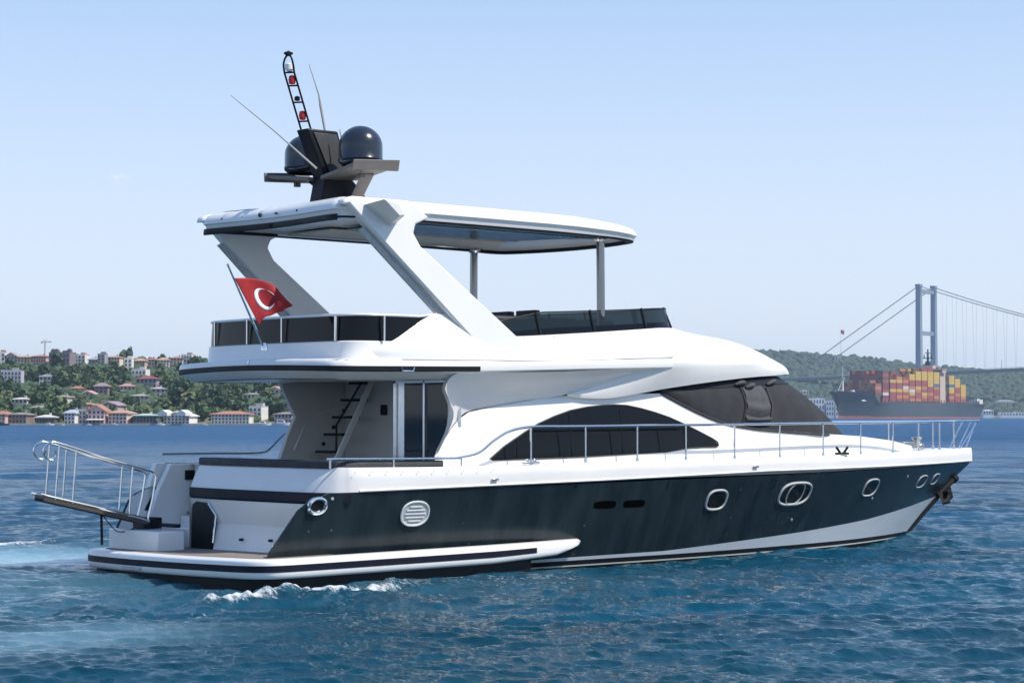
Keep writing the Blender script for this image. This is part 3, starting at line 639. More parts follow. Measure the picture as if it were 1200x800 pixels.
b = B(); b.tube([(1.20, -.2, 3.37), (1.13, -.2, 3.39)], .035, 10); mk('stern_light', b, 'steel', Y)
# --- flybridge aft bulwark and smoked-glass railing
rail = [(3.0, 2.2), (2.5, 2.20), (2.0, 2.12), (1.75, 1.85), (1.66, 1.2), (1.62, 0), (1.66, -1.2), (1.75, -1.85), (2.0, -2.12), (2.5, -2.20), (3.0, -2.2)]
rl = [(p.x, p.y) for p in cat_rom([(x, y, 0) for x, y in rail], 6)]
b = B(); b.sweep(rl, [(.05, 3.40), (.02, 3.44), (.0, 3.685), (-.02, 3.70), (-.09, 3.70), (-.10, 3.42)]); 
mk('flybridge_bulwark', b, 'gel', Y, 40)
b = B(); b.sweep(rl+[], [(-.03, 3.70), (-.05, 4.09)]); 
b.ngon([(2.5, -2.17, 3.70), (3.3, -2.10, 4.12), (2.5, -2.15, 4.09)]); b.ngon([(2.5, 2.17, 3.70), (3.3, 2.10, 4.12), (2.5, 2.15, 4.09)])
gl = mk('railing_glass', b, 'dglass', Y, 60)
b = B(); rt = [(3.42, 2.13, 4.15)]+[(x, y, 4.105) for x, y in rl]+[(3.42, -2.13, 4.15)]
off = []
b.tube([(x*1.0+.03, y*.98, z) for x, y, z in rt], .022, 7)
mk('flybridge_top_rail', b, 'gel', Y)
for X_, Y_ in ((1.72, 1.62), (1.645, .55), (1.63, -.45), (1.73, -1.75), (2.3, -2.20), (1.98, 2.09)):
    b = B(); b.box((X_-.02 if X_ < 1.9 else X_, Y_*1.0-(.012 if Y_ < -2 else 0), 3.9), (.03, .03, .40)); mk('railing_post', b, 'steel', Y)
# --- coaming and brow
COB = [(2.05, -2.10, 3.40), (2.3, -2.215, 3.39), (2.6, -2.29, 3.388), (3.2, -2.345, 3.39), (4.5, -2.365, 3.40), (5.5, -2.365, 3.41), (6.6, -2.355, 3.44), (7.7, -2.305, 3.49), (8.63, -2.235, 3.53)]
COT = [(2.05, -2.10, 3.62), (2.3, -2.185, 3.67), (2.5, -2.19, 3.71), (2.9, -2.17, 3.93), (3.35, -2.13, 4.14), (3.9, -2.05, 4.12), (4.6, -1.98, 3.88), (5.2, -1.93, 3.85), (7.14, -1.90, 3.97), (8.63, -1.88, 4.08)]
b = B(); lo = resample(cat_rom(COB, 6), 50); hi = resample(cat_rom(COT, 6), 50)
# match by x
def at_x(P, x):
    for a, c in zip(P, P[1:]):
        if a.x <= x <= c.x: return a.lerp(c, (x-a.x)/max(c.x-a.x, 1e-6))
    return P[-1] if x > P[-1].x else P[0]
cx = np.linspace(2.05, 8.63, 60); lo = [at_x(cat_rom(COB, 6), x) for x in cx]; hi = [at_x(cat_rom(COT, 6), x) for x in cx]
b.grid([[a.lerp(c, t)+Vector((0, -.045*math.sin(math.pi*t), .02*math.sin(math.pi*t))) for a, c in zip(lo, hi)] for t in np.linspace(0, 1, 8)])
b.grid([hi, [p+Vector((0, .10, .0)) for p in hi], [p+Vector((0, .12, -.5)) for p in hi]])
mk2('flybridge_coaming', b, 'gel', Y, ang=38)
LIP = [(8.63, -2.06, 3.015), (9.7, -2.0, 3.13), (11, -1.76, 3.235), (12.2, -1.36, 3.30), (13.1, -.85, 3.34), (13.7, -.42, 3.36), (13.98, 0, 3.365)]
TOP = [(8.63, -1.88, 4.08), (8.88, -1.82, 4.09), (9.15, -1.70, 4.10), (9.5, -1.38, 4.11), (9.75, -.98, 4.12), (9.9, -.48, 4.125), (9.95, 0, 4.13)]
RID = [(8.63, -2.235, 3.49), (9.7, -2.07, 3.54), (11, -1.78, 3.58), (12.0, -1.35, 3.60), (12.8, -.80, 3.61), (13.28, -.4, 3.62), (13.5, 0, 3.625)]
R2 = [(8.63, -2.10, 3.79), (9.6, -1.92, 3.80), (10.5, -1.62, 3.81), (11.4, -1.22, 3.82), (12.1, -.78, 3.835), (12.58, -.4, 3.85), (12.8, 0, 3.86)]
R3 = [(8.63, -1.98, 3.95), (9.45, -1.78, 3.97), (10.1, -1.48, 3.98), (10.75, -1.13, 3.99), (11.3, -.76, 4.0), (11.7, -.38, 4.015), (11.9, 0, 4.02)]
R0 = [(8.63, -2.17, 3.25), (9.7, -2.065, 3.33), (11, -1.80, 3.40), (12.15, -1.385, 3.45), (13.05, -.86, 3.475), (13.58, -.42, 3.485), (13.83, 0, 3.49)]
rws = [resample(cat_rom(q, 8), 48) for q in (LIP, R0, RID, R2, R3, TOP)]
cols = []
for k in range(48): cols.append(cat_rom([r[k] for r in rws], 4))
b = B(); b.grid(cols)
inn = rws[-1]; b.grid([inn, [p+Vector((-.08, .03, 0)) for p in inn], [p+Vector((-.1, .04, -.6)) for p in inn]])
b.grid([rws[0], [p+Vector((-.12, .10, -.012)) for p in rws[0]], [p+Vector((-.5, .3, .0)) for p in rws[0]]])
# brow panel reaching aft under the flare
bp_hi = [at_x(Lc, x) for x in np.linspace(6.3, 8.63, 20)]
lipx = cat_rom([(6.25, -2.04, 2.885), (6.68, -2.06, 2.835), (7.27, -2.075, 2.84), (8.0, -2.075, 2.93), (8.63, -2.06, 3.015)], 6); bp_lo = [at_x(lipx, x) for x in np.linspace(6.3, 8.63, 20)]
b.grid([bp_lo, [a.lerp(c, .5)+Vector((0, -.03, 0)) for a, c in zip(bp_lo, bp_hi)], bp_hi]); b.grid([bp_lo, [p+Vector((0, .14, -.005)) for p in bp_lo]])
b.mirror(); mk('brow', b, 'gel', Y, 50)
b = B(); P_ = Vector((9.06, -1.95, 3.67)); b.tube([P_+Vector((0, .1, .0)), P_+Vector((.0, -.05, 0))], .05, 10); b.tube([P_+Vector((-.06, -.05, -.10)), P_+Vector((0, -.06, 0))], .03, 8); mk('navigation_light', b, 'dsteel', Y)
b = B(); sm_ = cat_rom([(x, y-.012, z+.035) for x, y, z in COB[2:]], 6); b.tube(sm_, .007, 5); mk2('coaming_seam', b, 'vent', Y)
for k in range(6, 58, 6):
    b = B(); p_ = hi[k].lerp(lo[k], .10)+Vector((0, -.012, .004)); b.tube([p_, p_+Vector((0, -.012, .004))], .011, 6); mk('coaming_fastener', b, 'dsteel', Y)
# --- flybridge windscreen
sc = [(p.x, p.y, p.z) for p in hi if p.x > 4.85]+[(p.x, p.y, p.z) for p in rws[-1][1:]]
sc = resample(sc, 70)
def sh(p): return ip(p.x, [4.9, 5.2, 6.0, 8.6, 10], [.22, .30, .40, .36, .38])
top_ = [p+Vector((-.10 if p.x > 9.2 else -.02, .10 if p.x < 9.5 else .04, sh(p))) for p in sc]
b = B(); b.grid([[a.lerp(c, t)+Vector((0, .04, -.02)) for a, c in zip(sc, top_)] for t in (0, .5, 1)]); b.mirror(); fs = mk('fly_windscreen', b, 'tint', Y, 60)
b = B(); b.grid([[a.lerp(c, t)+Vector((0, .032, -.02)) for a, c in zip(sc, top_)] for t in (0, .33)]); b.mirror(); mk('screen_base', b, 'dglass', fs, 60)
b = B()
for k in (10, 24, 38, 48, 56): b.tube([sc[k]+Vector((0, .03, 0)), top_[k]+Vector((0, .035, 0))], .024, 6)
b.tube([p+Vector((0, .04, -.015)) for p in top_], .012, 6); b.mirror(); mk('screen_frame', b, 'black', fs)
# fly seats and helm seen over the coaming
b = B(); b.box((8.9, .5, 3.85), (.5, 1.5, .9)); mk('helm_console', b, 'black', Y, bevel=.06)
for yy in (.25, .95):
    b = B(); b.box((7.7, yy, 3.95), (.5, .55, .14)); b.box((7.45, yy, 4.2), (.14, .52, .46)); b.tube([(7.7, yy, 3.4), (7.7, yy, 3.9)], .06, 8); mk('helm_seat', b, 'cushion', Y, bevel=.04)
b = B(); b.box((5.9, -1.35, 3.75), (1.9, .6, .32)); b.box((5.9, -1.66, 4.0), (1.9, .14, .40)); mk('fly_sofa', b, 'cushion', Y, bevel=.05)
b = B(); b.box((5.7, 1.45, 3.8), (1.6, .6, .7)); mk('wet_bar', b, 'gel', Y, bevel=.05)

# --- hardtop and its arch
hp = [(1.75, 0, 0), (1.70, -.8, 0), (1.62, -1.5, 0), (1.62, -1.85, 0), (1.85, -2.02, 0), (2.6, -2.06, 0), (4.4, -2.08, 0), (6.5, -2.06, 0), (7.6, -2.02, 0), (8.0, -1.94, 0), (8.22, -1.72, 0), (8.36, -1.2, 0), (8.45, -.6, 0), (8.48, 0, 0)]
half = cat_rom(hp, 6); full = [(p.x, p.y) for p in half]+[(p.x, -p.y) for p in half[-2:0:-1]]
def hz(x): return ip(x, [1.6, 3, 6, 7.5, 8.55], [.02, .03, .02, .0, -.05])
def hp_prof(k):
    x, y = full[k]; f_ = ip(x, [1.6, 2.6, 6.6, 8.45], [1, 1, 1, .72]); z0 = 5.60+hz(x)
    return [(-.9, .355*f_+z0), (-.45, .345*f_+z0), (-.18, .315*f_+z0), (-.06, .26*f_+z0), (-.005, .17*f_+z0), (.0, .12*f_+z0), (-.035, .10*f_+z0), (-.045, .04*f_+z0), (-.06, z0), (-.16, z0-.005), (-.17, z0+.05), (-.5, z0+.06)]
b = B(); b.sweep(full, hp_prof, closed=True)
# crown and ceiling infill
n_ = len(full)
def ring_at(j):
    out = []
    for k in range(n_):
        a, c = full[k-1], full[(k+1) % n_]; t = Vector((c[0]-a[0], c[1]-a[1])).normalized(); o, z = hp_prof(k)[j]; out.append(Vector((full[k][0]+t.y*o, full[k][1]-t.x*o, z)))
    return out
r0 = ring_at(0); cen = [Vector((ip(p.x, [1.6, 8.5], [3.2, 7.2]), 0, 6.02)) for p in r0]
b.grid([r0+[r0[0]], [a.lerp(c, .5)+Vector((0, 0, .02)) for a, c in zip(r0+[r0[0]], cen+[cen[0]])], cen+[cen[0]]])
r1 = ring_at(11); ce1 = [Vector((ip(p.x, [1.6, 8.5], [3.2, 7.2]), 0, p.z+.03)) for p in r1]
b.grid([r1+[r1[0]], ce1+[ce1[0]]])
ht = mk('hardtop', b, 'gel', Y, 40)
b = B()
b.sweep(full, lambda k: [(-.052, hp_prof(k)[8][1]+.012), (-.062, hp_prof(k)[8][1]-.012), (-.17, hp_prof(k)[8][1]-.012), (-.172, hp_prof(k)[8][1]+.045)], closed=True); mk('hardtop_seal', b, 'black', ht)
b = B(); b.box((5.6, -.75, 5.655), (4.6, 1.9, .03)); mk('sunroof', b, 'roofglass', ht, bevel=.01)
b = B(); b.box((5.6, 1.05, 5.655), (4.8, 1.2, .03)); mk('ceiling_panel', b, 'cream', ht)
b = B(); b.tube([(2.9, -1.55, 5.62), (7.4, -1.5, 5.61)], .02, 6); mk2('ceiling_rail', b, 'steel', ht)
# arch legs
def arch_leg(s_):
    b = B(); out = [(1.60, 5.78), (1.64, 5.88), (1.80, 5.93), (2.9, 5.93), (3.3, 5.68), (3.02, 5.56), (2.97, 5.42), (3.10, 5.22), (5.05, 3.84), (5.2, 3.55), (4.3, 3.42), (4.22, 3.66), (3.2, 4.53), (2.08, 5.48), (1.72, 5.80)]
    yy = lambda z: 2.235-.06*(z-3.4)
    b.prism([(x, s_*yy(z), z) for x, z in out], (0, -s_*.20, 0)); o = mk('arch_leg', b, 'gel', Y, 30, bevel=.035)
    b = B(); b.prism([(x, s_*(yy(z)-.10), z) for x, z in ((2.06, 5.46), (4.22, 3.64), (4.10, 3.60), (1.98, 5.42))], (0, -s_*.06, 0)); mk('arch_flange', b, 'vent', o)
    return o
arch_leg(-1); arch_leg(1)
# swept fins on the aft corners of the hardtop
for s_ in (-1, 1):
    b = B(); a_ = [(1.98, -2.05, 5.80), (2.50, -2.05, 5.48), (2.66, -2.05, 5.56), (2.30, -2.05, 5.80)]; c_ = [(2.08, -2.50, 5.87), (2.40, -2.47, 5.63), (2.54, -2.44, 5.65), (2.38, -2.47, 5.82)]
    b.grid([[(x, -s_*y, z) for x, y, z in q] for q in (a_, c_)], True); b.ngon([(x, -s_*y, z) for x, y, z in c_]); mk('hardtop_fin', b, 'gel_warm', ht, 20, bevel=.012)
for yy, r_ in ((1.35, .018), (.85, .02), (.35, .035), (-.1, .018), (-.7, .02)):
    xx = 1.73 if abs(yy) < .9 else 1.66; b = B(); b.tube([(xx+.05, yy, 5.80), (xx-.02, yy, 5.80)], r_, 8); mk('aft_downlight', b, 'rubber', ht)
b = B(); b.sweep([full[k] for k in range(n_) if full[k][0] < 1.85 and abs(full[k][1]) < 1.9 and full[k][1] <= 0], [(.0, 5.56), (.012, 5.60), (.0, 5.66)])
b.sweep([full[k] for k in range(n_) if full[k][0] < 1.85 and abs(full[k][1]) < 1.9 and full[k][1] >= 0], [(.0, 5.56), (.012, 5.60), (.0, 5.66)])
mk('aft_trim', b, 'black', ht)
for s_ in (-1, 1):
    b = B(); z0 = 3.85; b.tube([(7.40, s_*1.72, 3.5), (7.40, s_*1.70, 5.62)], .072, 14); o = mk('hardtop_post', b, 'post', Y)
    b = B(); b.lathe((7.40, s_*1.70, 5.54), [(.07, 0), (.12, .04), (.12, .07)], 16); mk('post_flange', b, 'steel', o)

# --- radar mast
b = B()
b.prism([(2.56, -.17, 5.98), (3.62, -.17, 6.03), (3.45, -.17, 6.22), (3.2, -.17, 6.45), (2.66, -.17, 6.45)], (0, .34, 0))
mast = mk('radar_mast', b, 'black', Y, bevel=.02)
b = B(); b.prism([(2.30, -.155, 7.22), (2.92, -.155, 7.22), (3.02, -.165, 6.9), (3.06, -.165, 6.44), (2.64, -.165, 6.44)], (0, .32, 0)); mk('mast_tower', b, 'black', mast, bevel=.025)
b = B(); b.prism([(2.42, -.16, 7.16), (2.88, -.16, 7.16), (2.98, -.17, 6.88), (2.98, -.17, 6.52), (2.74, -.17, 6.52)], (0, -.015, 0)); mk('mast_lit_face', b, mat('mast_lit_grey', (.07, .07, .07), .4, var=.3, scale=6), mast, bevel=.006)  # sunlit starboard face of the black tower, painted lighter
for s_ in (-1, 1):
    b = B(); b.prism([(2.55, s_*.17, 6.40), (2.45, s_*1.22, 6.52), (3.30, s_*1.22, 6.55), (3.35, s_*.17, 6.43)], (0, 0, .06)); b.prism([(2.40, s_*1.20, 6.46), (3.35, s_*1.20, 6.50), (3.35, s_*1.24, 6.68), (2.42, s_*1.24, 6.62)], (0, s_*.03, 0)); b.box((2.85, s_*.9, 6.42), (.10, .08, .08))
    b.prism([(3.1, s_*.17, 6.05), (3.35, s_*.17, 6.05), (3.2, s_*.75, 6.46), (2.95, s_*.75, 6.46)], (.04, 0, .05))
    mk('dome_bracket', b, mat('bracket_taupe', (.16, .145, .13), .45, var=.2), mast, bevel=.012)
    rr = .36
    prof = [(.30, 0), (rr, .05), (rr+.01, .10), (rr, .11), (rr, .30)]+[(rr*math.cos(a), .30+rr*.97*math.sin(a)) for a in np.linspace(.08, math.pi/2, 14)]
    b = B(); b.lathe((2.93, s_*.76, 6.60), prof, 40); mk('satellite_dome', b, 'dome', mast, 50)
# light ladder
b = B(); J0 = Vector((2.40, 0, 7.18)); J1 = Vector((2.05, 0, 8.12)); sd_ = Vector((.55, -.83, 0)).normalized()*.085
for s_ in (-1, 1): b.tube([J0+sd_*s_, J1+sd_*s_], .017, 7)
top = cat_rom([J1-sd_, J1-sd_*.98+Vector((-.02, 0, .14)), J1-sd_*.55+Vector((-.02, 0, .25)), J1+Vector((-.02, 0, .28)), J1+sd_*.55+Vector((-.02, 0, .25)), J1+sd_*.98+Vector((-.02, 0, .14)), J1+sd_], 5)
b.tube(top, .017, 7)
for t in (.18, .50, .78, 1.0): p = J0.lerp(J1, t); b.tube([p-sd_, p+sd_], .015, 6)
mk('light_ladder', b, 'black', mast)
for t in (.24, .84):
    p = J0.lerp(J1, t); b = B(); b.lathe(p+Vector((0, 0, -.01)), [(0, -.03), (.05, -.02), (.062, .05), (.05, .11), (.0, .13)], 14); mk('red_signal_light', b, 'lampred', mast)
p = J0.lerp(J1, .55); b = B(); b.lathe(p, [(0, -.03), (.045, -.02), (.045, .04), (0, .06)], 12); mk('horn_light', b, 'black', mast)
b = B(); p = J1+Vector((-.0, 0, .02)); b.lathe(p, [(.04, 0), (.07, .03), (.07, .11), (.05, .13), (0, .14)], 14); mk('white_signal_light', b, 'gel', mast)
b = B(); p = J1+Vector((-.02, 0, .27)); b.lathe(p, [(.03, 0), (.075, .03), (.075, .055), (.03, .07), (.0, .09)], 14); mk('top_light', b, 'black', mast)
def whip(P, r): 
    b = B(); b.tube(P, r, 7); mk('whip_antenna', b, mat('antenna_grey', (.42, .41, .40), .4), mast)
whip([(2.42, -.25, 6.56), (1.68, -.12, 7.12), (.93, .02, 7.64)], [.018, .012, .006])
whip([(2.70, -.10, 7.20), (2.63, -.07, 7.62), (2.60, -.06, 7.80), (2.44, 0, 8.30)], [.022, .026, .014, .006])
whip([(2.95, -.40, 6.50), (2.82, -.34, 7.22)], [.016, .010])

# --- cockpit: stair wall, ladder, bulkhead, glazed doors
b = B(); b.prism([(3.28, 1.97, 3.10), (3.40, 1.97, 2.86), (3.59, 1.97, 2.52), (3.42, 1.97, 2.18), (3.24, 1.97, 1.72), (3.24, 1.97, .95), (5.4, 1.97, .95), (5.4, 1.97, 3.16)], (0, .10, 0)); sw_ = mk('stair_wall', b, 'shade', Y, bevel=.015)
b = B(); b.grid([[(5.4, 1.97, z), (4.66, 1.965, z), (4.66, -.36, z), (4.03, -.36, z)] for z in (3.16, .95)]); mk('cockpit_bulkhead', b, 'shade', Y)
b = B(); b.box((4.64, 0.83, 2.64), (.04, .16, .18)); mk('bulkhead_speaker', b, 'black', Y, bevel=.01)
stp = [(4.65, 1.45, 3.11), (4.50, 1.45, 2.81), (4.30, 1.45, 2.51), (4.10, 1.45, 2.21), (3.93, 1.45, 1.92)]
st = B()
A_ = Vector((4.61, 1.10, 3.13)); C_ = Vector((3.90, 1.10, 1.91)); A_.z += .05; C_ += (C_-A_).normalized()*.9
st.prism([A_+Vector((-.04, 0, 0)), A_+Vector((.08, 0, 0)), C_+Vector((.08, 0, 0)), C_+Vector((-.04, 0, 0))], (0, .05, 0)); lad = mk('cockpit_ladder', st, 'gel', Y, bevel=.01)
dv = (Vector(stp[4])-Vector(stp[0]))/4
for k in range(8):
    p = Vector(stp[0])+dv*k; b = B(); b.box((p.x-.02, 1.43, p.z), (.24, .50, .045)); mk('stair_tread', b, 'black', lad, bevel=.008)
p0_, p1_, p2_ = Vector((4.52, 1.20, 3.24)), Vector((3.90, 1.20, 2.38)), Vector((3.90, 1.20, 1.76))
b = B(); b.tube([p0_, p1_, p2_], .02, 7); mk('stair_handrail', b, 'black', lad)
for q in [(4.85, 1.96, 2.93), (4.62, 1.96, 2.63), (4.40, 1.96, 2.34), (4.18, 1.96, 2.05)]:
    b = B(); b.tube([Vector(q)+Vector((0, .012, 0)), Vector(q)-Vector((0, .012, 0))], .035, 10); mk('stair_footlight', b, 'black', sw_)
dx_ = 4.0
b = B()
for y0 in (-.33, -1.11, -1.98): b.box((dx_, y0, 2.04), (.06, .06 if y0 > -1 else .045, 2.18))
b.box((dx_, -1.15, 3.11), (.06, 1.7, .06)); df = mk('door_frame', b, 'steel', Y)
b = B(); b.box((dx_+.02, -.46, 2.04), (.03, .18, 2.1)); mk('mirror_panel', b, 'steel', df)
for y0, y1 in ((-.56, -1.09), (-1.13, -1.96)):
    b = B(); b.box((dx_+.012, (y0+y1)/2, 2.04), (.02, abs(y1-y0), 2.1)); mk('glass_door', b, 'doorglass', df)
# dark coaming pad along the stern and starboard cockpit edge
cpth = [p for p in bul if p[0] < 3.45]
b = B(); b.sweep([(x, y, zd(x)) for x, y in cpth], [(-.14, -.02), (-.135, .075), (-.16, .10), (-.36, .10), (-.38, .0)]); mk('coaming_pad', b, 'cushion', Y, 50)
# low rail
b = B(); lr = [(1.11, -2.38, 1.90), (1.67, -2.40, 1.90), (2.66, -2.40, 1.89), (3.69, -2.40, 1.86)]
lr = [Vector((p[0], -hs(p[0])+.13, zd(p[0])+.13)) for p in lr]; b.tube(lr, .02, 8)
for x in (lr[0].x+.05, 2.35, lr[-1].x): b.tube([(x, -hs(x)+.13, zd(x)-.02), (x, -hs(x)+.13, zd(x)+.13)], .018, 7)
mk('cockpit_rail', b, 'steel', Y)
b = B(); b.tube(cat_rom([(1.14, 2.35, 1.90), (2.15, 2.35, 1.90), (3.11, 2.35, 1.90), (3.34, 2.35, 1.99), (3.56, 2.35, 2.18), (3.76, 2.35, 2.27)], 5), .02, 7); mk('cockpit_rail', b, 'dsteel', Y)
# --- deck handrails with stanchions (both sides, meeting at the pulpit)
def rz(x): return ip(x, [3.9, 5.15, 8.8, 12, 16, 20], [1.87, 2.36, 2.38, 2.40, 2.41, 2.43])
def ry(x): return -(hs(x)-.14) if x < 18.8 else -max(hs(x)-.14, 0)
rp = [Vector((3.62, ry(3.62), 1.88)), Vector((4.05, ry(4.05), 1.95)), Vector((4.35, ry(4.35), 2.13)), Vector((4.7, ry(4.7), 2.29)), Vector((5.15, ry(5.15), 2.36))]
xs4 = [6, 7, 8, 9, 10, 11, 12, 13, 14, 15, 16, 17, 18, 18.8, 19.4]
rp += [Vector((x, ry(x), rz(x))) for x in xs4]
rp += [Vector((19.95, -.26, 2.43)), Vector((20.15, -.1, 2.43)), Vector((20.18, 0, 2.43))]
b = B(); b.tube(cat_rom(rp, 5), .021, 8); b.mirror(); hr = mk('handrail', b, 'steel', Y)
for s_ in (-1, 1):
    for x in (5.16, 6.37, 7.58, 8.78, 10.05, 11.35, 12.75, 14.15, 15.55, 16.85, 18.1, 19.1):
        yy = -ry(x)*s_; b = B(); b.tube([(x, yy, zd(x)-.03), (x, yy, rz(x))], .0165, 7); b.lathe((x, yy, zd(x)-.03), [(.035, 0), (.035, .02), (.02, .09)], 8); mk('stanchion', b, 'steel', hr)
b = B()
for s_ in (-1, 1):
    b.tube([(19.5, s_*.14, zd(19.5)), (20.05, s_*.20, 2.43)], .018, 7); b.tube([(19.75, s_*.1, zd(19.6)), (20.17, s_*.06, 2.43)], .018, 7)
mk('pulpit', b, 'steel', hr)
# deck gear
b = B(); c_ = Vector((13.25, -hs(13.25)+.02, zd(13.2)+.03)); b.box(c_, (.34, .06, .04)); b.tube([c_+Vector((-.06, 0, .02)), c_+Vector((-.16, 0, .12))], .025, 7); b.tube([c_+Vector((.06, 0, .02)), c_+Vector((.16, 0, .12))], .025, 7); mk('deck_cleat', b, 'anchor', Y)
b = B(); c_ = Vector((5.05, -hs(5.05)+.02, zd(5)+.03)); b.box(c_, (.36, .06, .035)); b.box(c_+Vector((-.08, 0, .035)), (.05, .05, .05)); b.box(c_+Vector((.08, 0, .035)), (.05, .05, .05)); mk('deck_cleat', b, 'steel', Y, bevel=.01)
b = B(); b.box((15.0, .75, 2.26), (.75, .9, .2)); mk('bow_locker', b, 'gel', Y, bevel=.03)
b = B(); b.lathe((18.2, 0, 1.86), [(.16, 0), (.16, .08), (.09, .12), (.09, .18), (.13, .22), (0, .24)], 18); b.box((17.75, -.05, 1.93), (.5, .3, .12)); mk('anchor_windlass', b, 'dsteel', Y, bevel=.01)

# ================================================================ ENSIGN
S0 = Vector((0.90, -1.00, 3.58)); S1 = Vector((0.22, -1.00, 4.84))
fl = empty('national_flag', S0); tag(fl, 'small red flag with white crescent drooping from the staff at the yacht stern', 'flag')
b = B(); b.tube([(0, 0, 0), S1-S0], [.022, .014], 8); b.lathe(S1-S0, [(.0, -.02), (.025, 0), (0, .035)], 10); b.lathe((0, 0, -.03), [(.05, 0), (.05, .05), (.025, .12)], 10); mk('flag_staff', b, 'steel', fl)
e1 = [(0.34, -1.00, 4.65), (0.71, -1.00, 4.66), (1.02, -1.00, 4.58), (1.20, -1.00, 4.42), (1.40, -1.00, 4.26)]; e2 = [(0.80, -1.00, 3.94), (0.88, -1.00, 4.06), (0.99, -1.00, 4.09), (1.14, -1.00, 4.15), (1.30, -1.00, 4.17)]
e1 = resample(cat_rom(e1, 6), 40); e2 = resample(cat_rom(e2, 6), 40)
def fpt(u, v):
    k = min(int(u*39), 38); f_ = u*39-k; a = e1[k].lerp(e1[k+1], f_); c = e2[k].lerp(e2[k+1], f_); p = a.lerp(c, v)-S0
    p.y += .10*u*math.sin(5.5*u+2.2*v)+.05*math.sin(9*u-3*v)*u; return p
b = B(); b.grid([[fpt(u, v) for u in np.linspace(0, 1, 40)] for v in np.linspace(0, 1, 24)]); fc = mk('flag_cloth', b, 'red', fl, 80, solid=.004)
b = B(); P_ = []
for k in range(29):
    t = R(-35)-R(290)*k/28; P_.append((.40+.19*math.cos(t), .54+.30*math.sin(t)))
Q_ = []
for k in range(29):
    t = R(-27)-R(306)*(k/28); Q_.append((.448+.148*math.cos(t), .50+.245*math.sin(t)))
b.grid([[fpt(u, v)+Vector((0, -.008, 0)) for u, v in P_], [fpt((u+q)/2, (v+r)/2)+Vector((0, -.008, 0)) for (u, v), (q, r) in zip(P_, Q_)], [fpt(u, v)+Vector((0, -.008, 0)) for u, v in Q_]]); mk('flag_crescent', b, 'flagwhite', fc, 80, solid=.002)

# ================================================================ THE FAR SHORES
ROT = YAW        # things ashore face the strait
def zshore(X): return ip(X, [-900, -40, 20, 130, 200, 250, 2200], [577, 577, 760, 1500, 2000, 2500, 2500])
def hl(t): return .45+26.5*min(max(t/372., 0), 1)**.92 if t > 0 else -1.2
def hleft(X, Z):
    t = Z-zshore(X)-8
    if t < -8: return -1.2
    if t < 0: return .4
    h = hl(t)
    if t > 372: h -= min((t-372)*.05, 12)
    h *= ip(X, [-40, 40, 240], [1, .8, .3])
    return h
leafs = []
def leaf_mat(name, c1, c2):
    m, nt, p = node_mat(name)
    oi = nt.nodes.new('ShaderNodeObjectInfo'); geo = nt.nodes.new('ShaderNodeNewGeometry')
    n = nt.nodes.new('ShaderNodeTexNoise'); n.inputs['Scale'].default_value = .35; n.inputs['Detail'].default_value = 3
    nt.links.new(geo.outputs['Position'], n.inputs['Vector'])
    a = nt.nodes.new('ShaderNodeMath'); a.operation = 'ADD'; nt.links.new(n.outputs[0], a.inputs[0]); nt.links.new(oi.outputs['Random'], a.inputs[1])
    mr = nt.nodes.new('ShaderNodeMapRange'); mr.inputs[1].default_value = .4; mr.inputs[2].default_value = 1.6; nt.links.new(a.outputs[0], mr.inputs[0])
    mx = nt.nodes.new('ShaderNodeMix'); mx.data_type = 'RGBA'; mx.inputs['A'].default_value = (*c1, 1); mx.inputs['B'].default_value = (*c2, 1)
    nt.links.new(mr.outputs[0], mx.inputs['Factor']); nt.links.new(mx.outputs['Result'], p.inputs['Base Color']); p.inputs['Roughness'].default_value = .7
    p.inputs['Specular IOR Level'].default_value = .2
    return m
M['leaf_dark'] = leaf_mat('dark_foliage', (.036, .066, .034), (.072, .108, .052))
M['leaf_mid'] = leaf_mat('mid_foliage', (.064, .108, .048), (.115, .155, .070))
M['leaf_light'] = leaf_mat('light_foliage', (.13, .18, .07), (.19, .22, .11))
M['wood'] = leaf_mat('woodland_foliage', (.016, .034, .022), (.055, .080, .044))
M['bark'] = mat('bark', (.09, .07, .05), .9, var=.3)
M['ground'] = mat('hillside_ground', (.10, .12, .055), .95, col2=(.19, .16, .11), scale=.06)
M['quay'] = mat('quay_stone', (.42, .40, .36), .85, var=.25, scale=.5)

def terrain(name, xs, zs_, f, m, **kw):
    b = B(); b.grid([[W(X, Z, f(X, Z)) for X in xs] for Z in zs_]); o = mk(name, b, m, ang=60, **kw); o['kind'] = 'structure'; return o
# near hillside: rows follow the curved shoreline
xs_l = list(np.linspace(-700, -160, 14))+list(np.linspace(-150, -30, 32))+list(np.linspace(-20, 240, 24))
ts = [-6, -1, 0, 2, 8, 9]+list(np.linspace(14, 372, 44))+[420, 520, 700]
b = B(); b.grid([[W(X, zshore(X)+t, hleft(X, zshore(X)+t) if t > -1 else -1.2) for X in xs_l] for t in ts]); o = mk('hillside', b, 'ground', ang=60); o['kind'] = 'structure'
b = B(); b.grid([[W(X, zshore(X)-.5+dz, h) for X in np.linspace(-420, -30, 50)] for dz, h in ((0, -1), (0, .5), (6, .51))]); q = mk('quay', b, 'quay'); q['kind'] = 'structure'

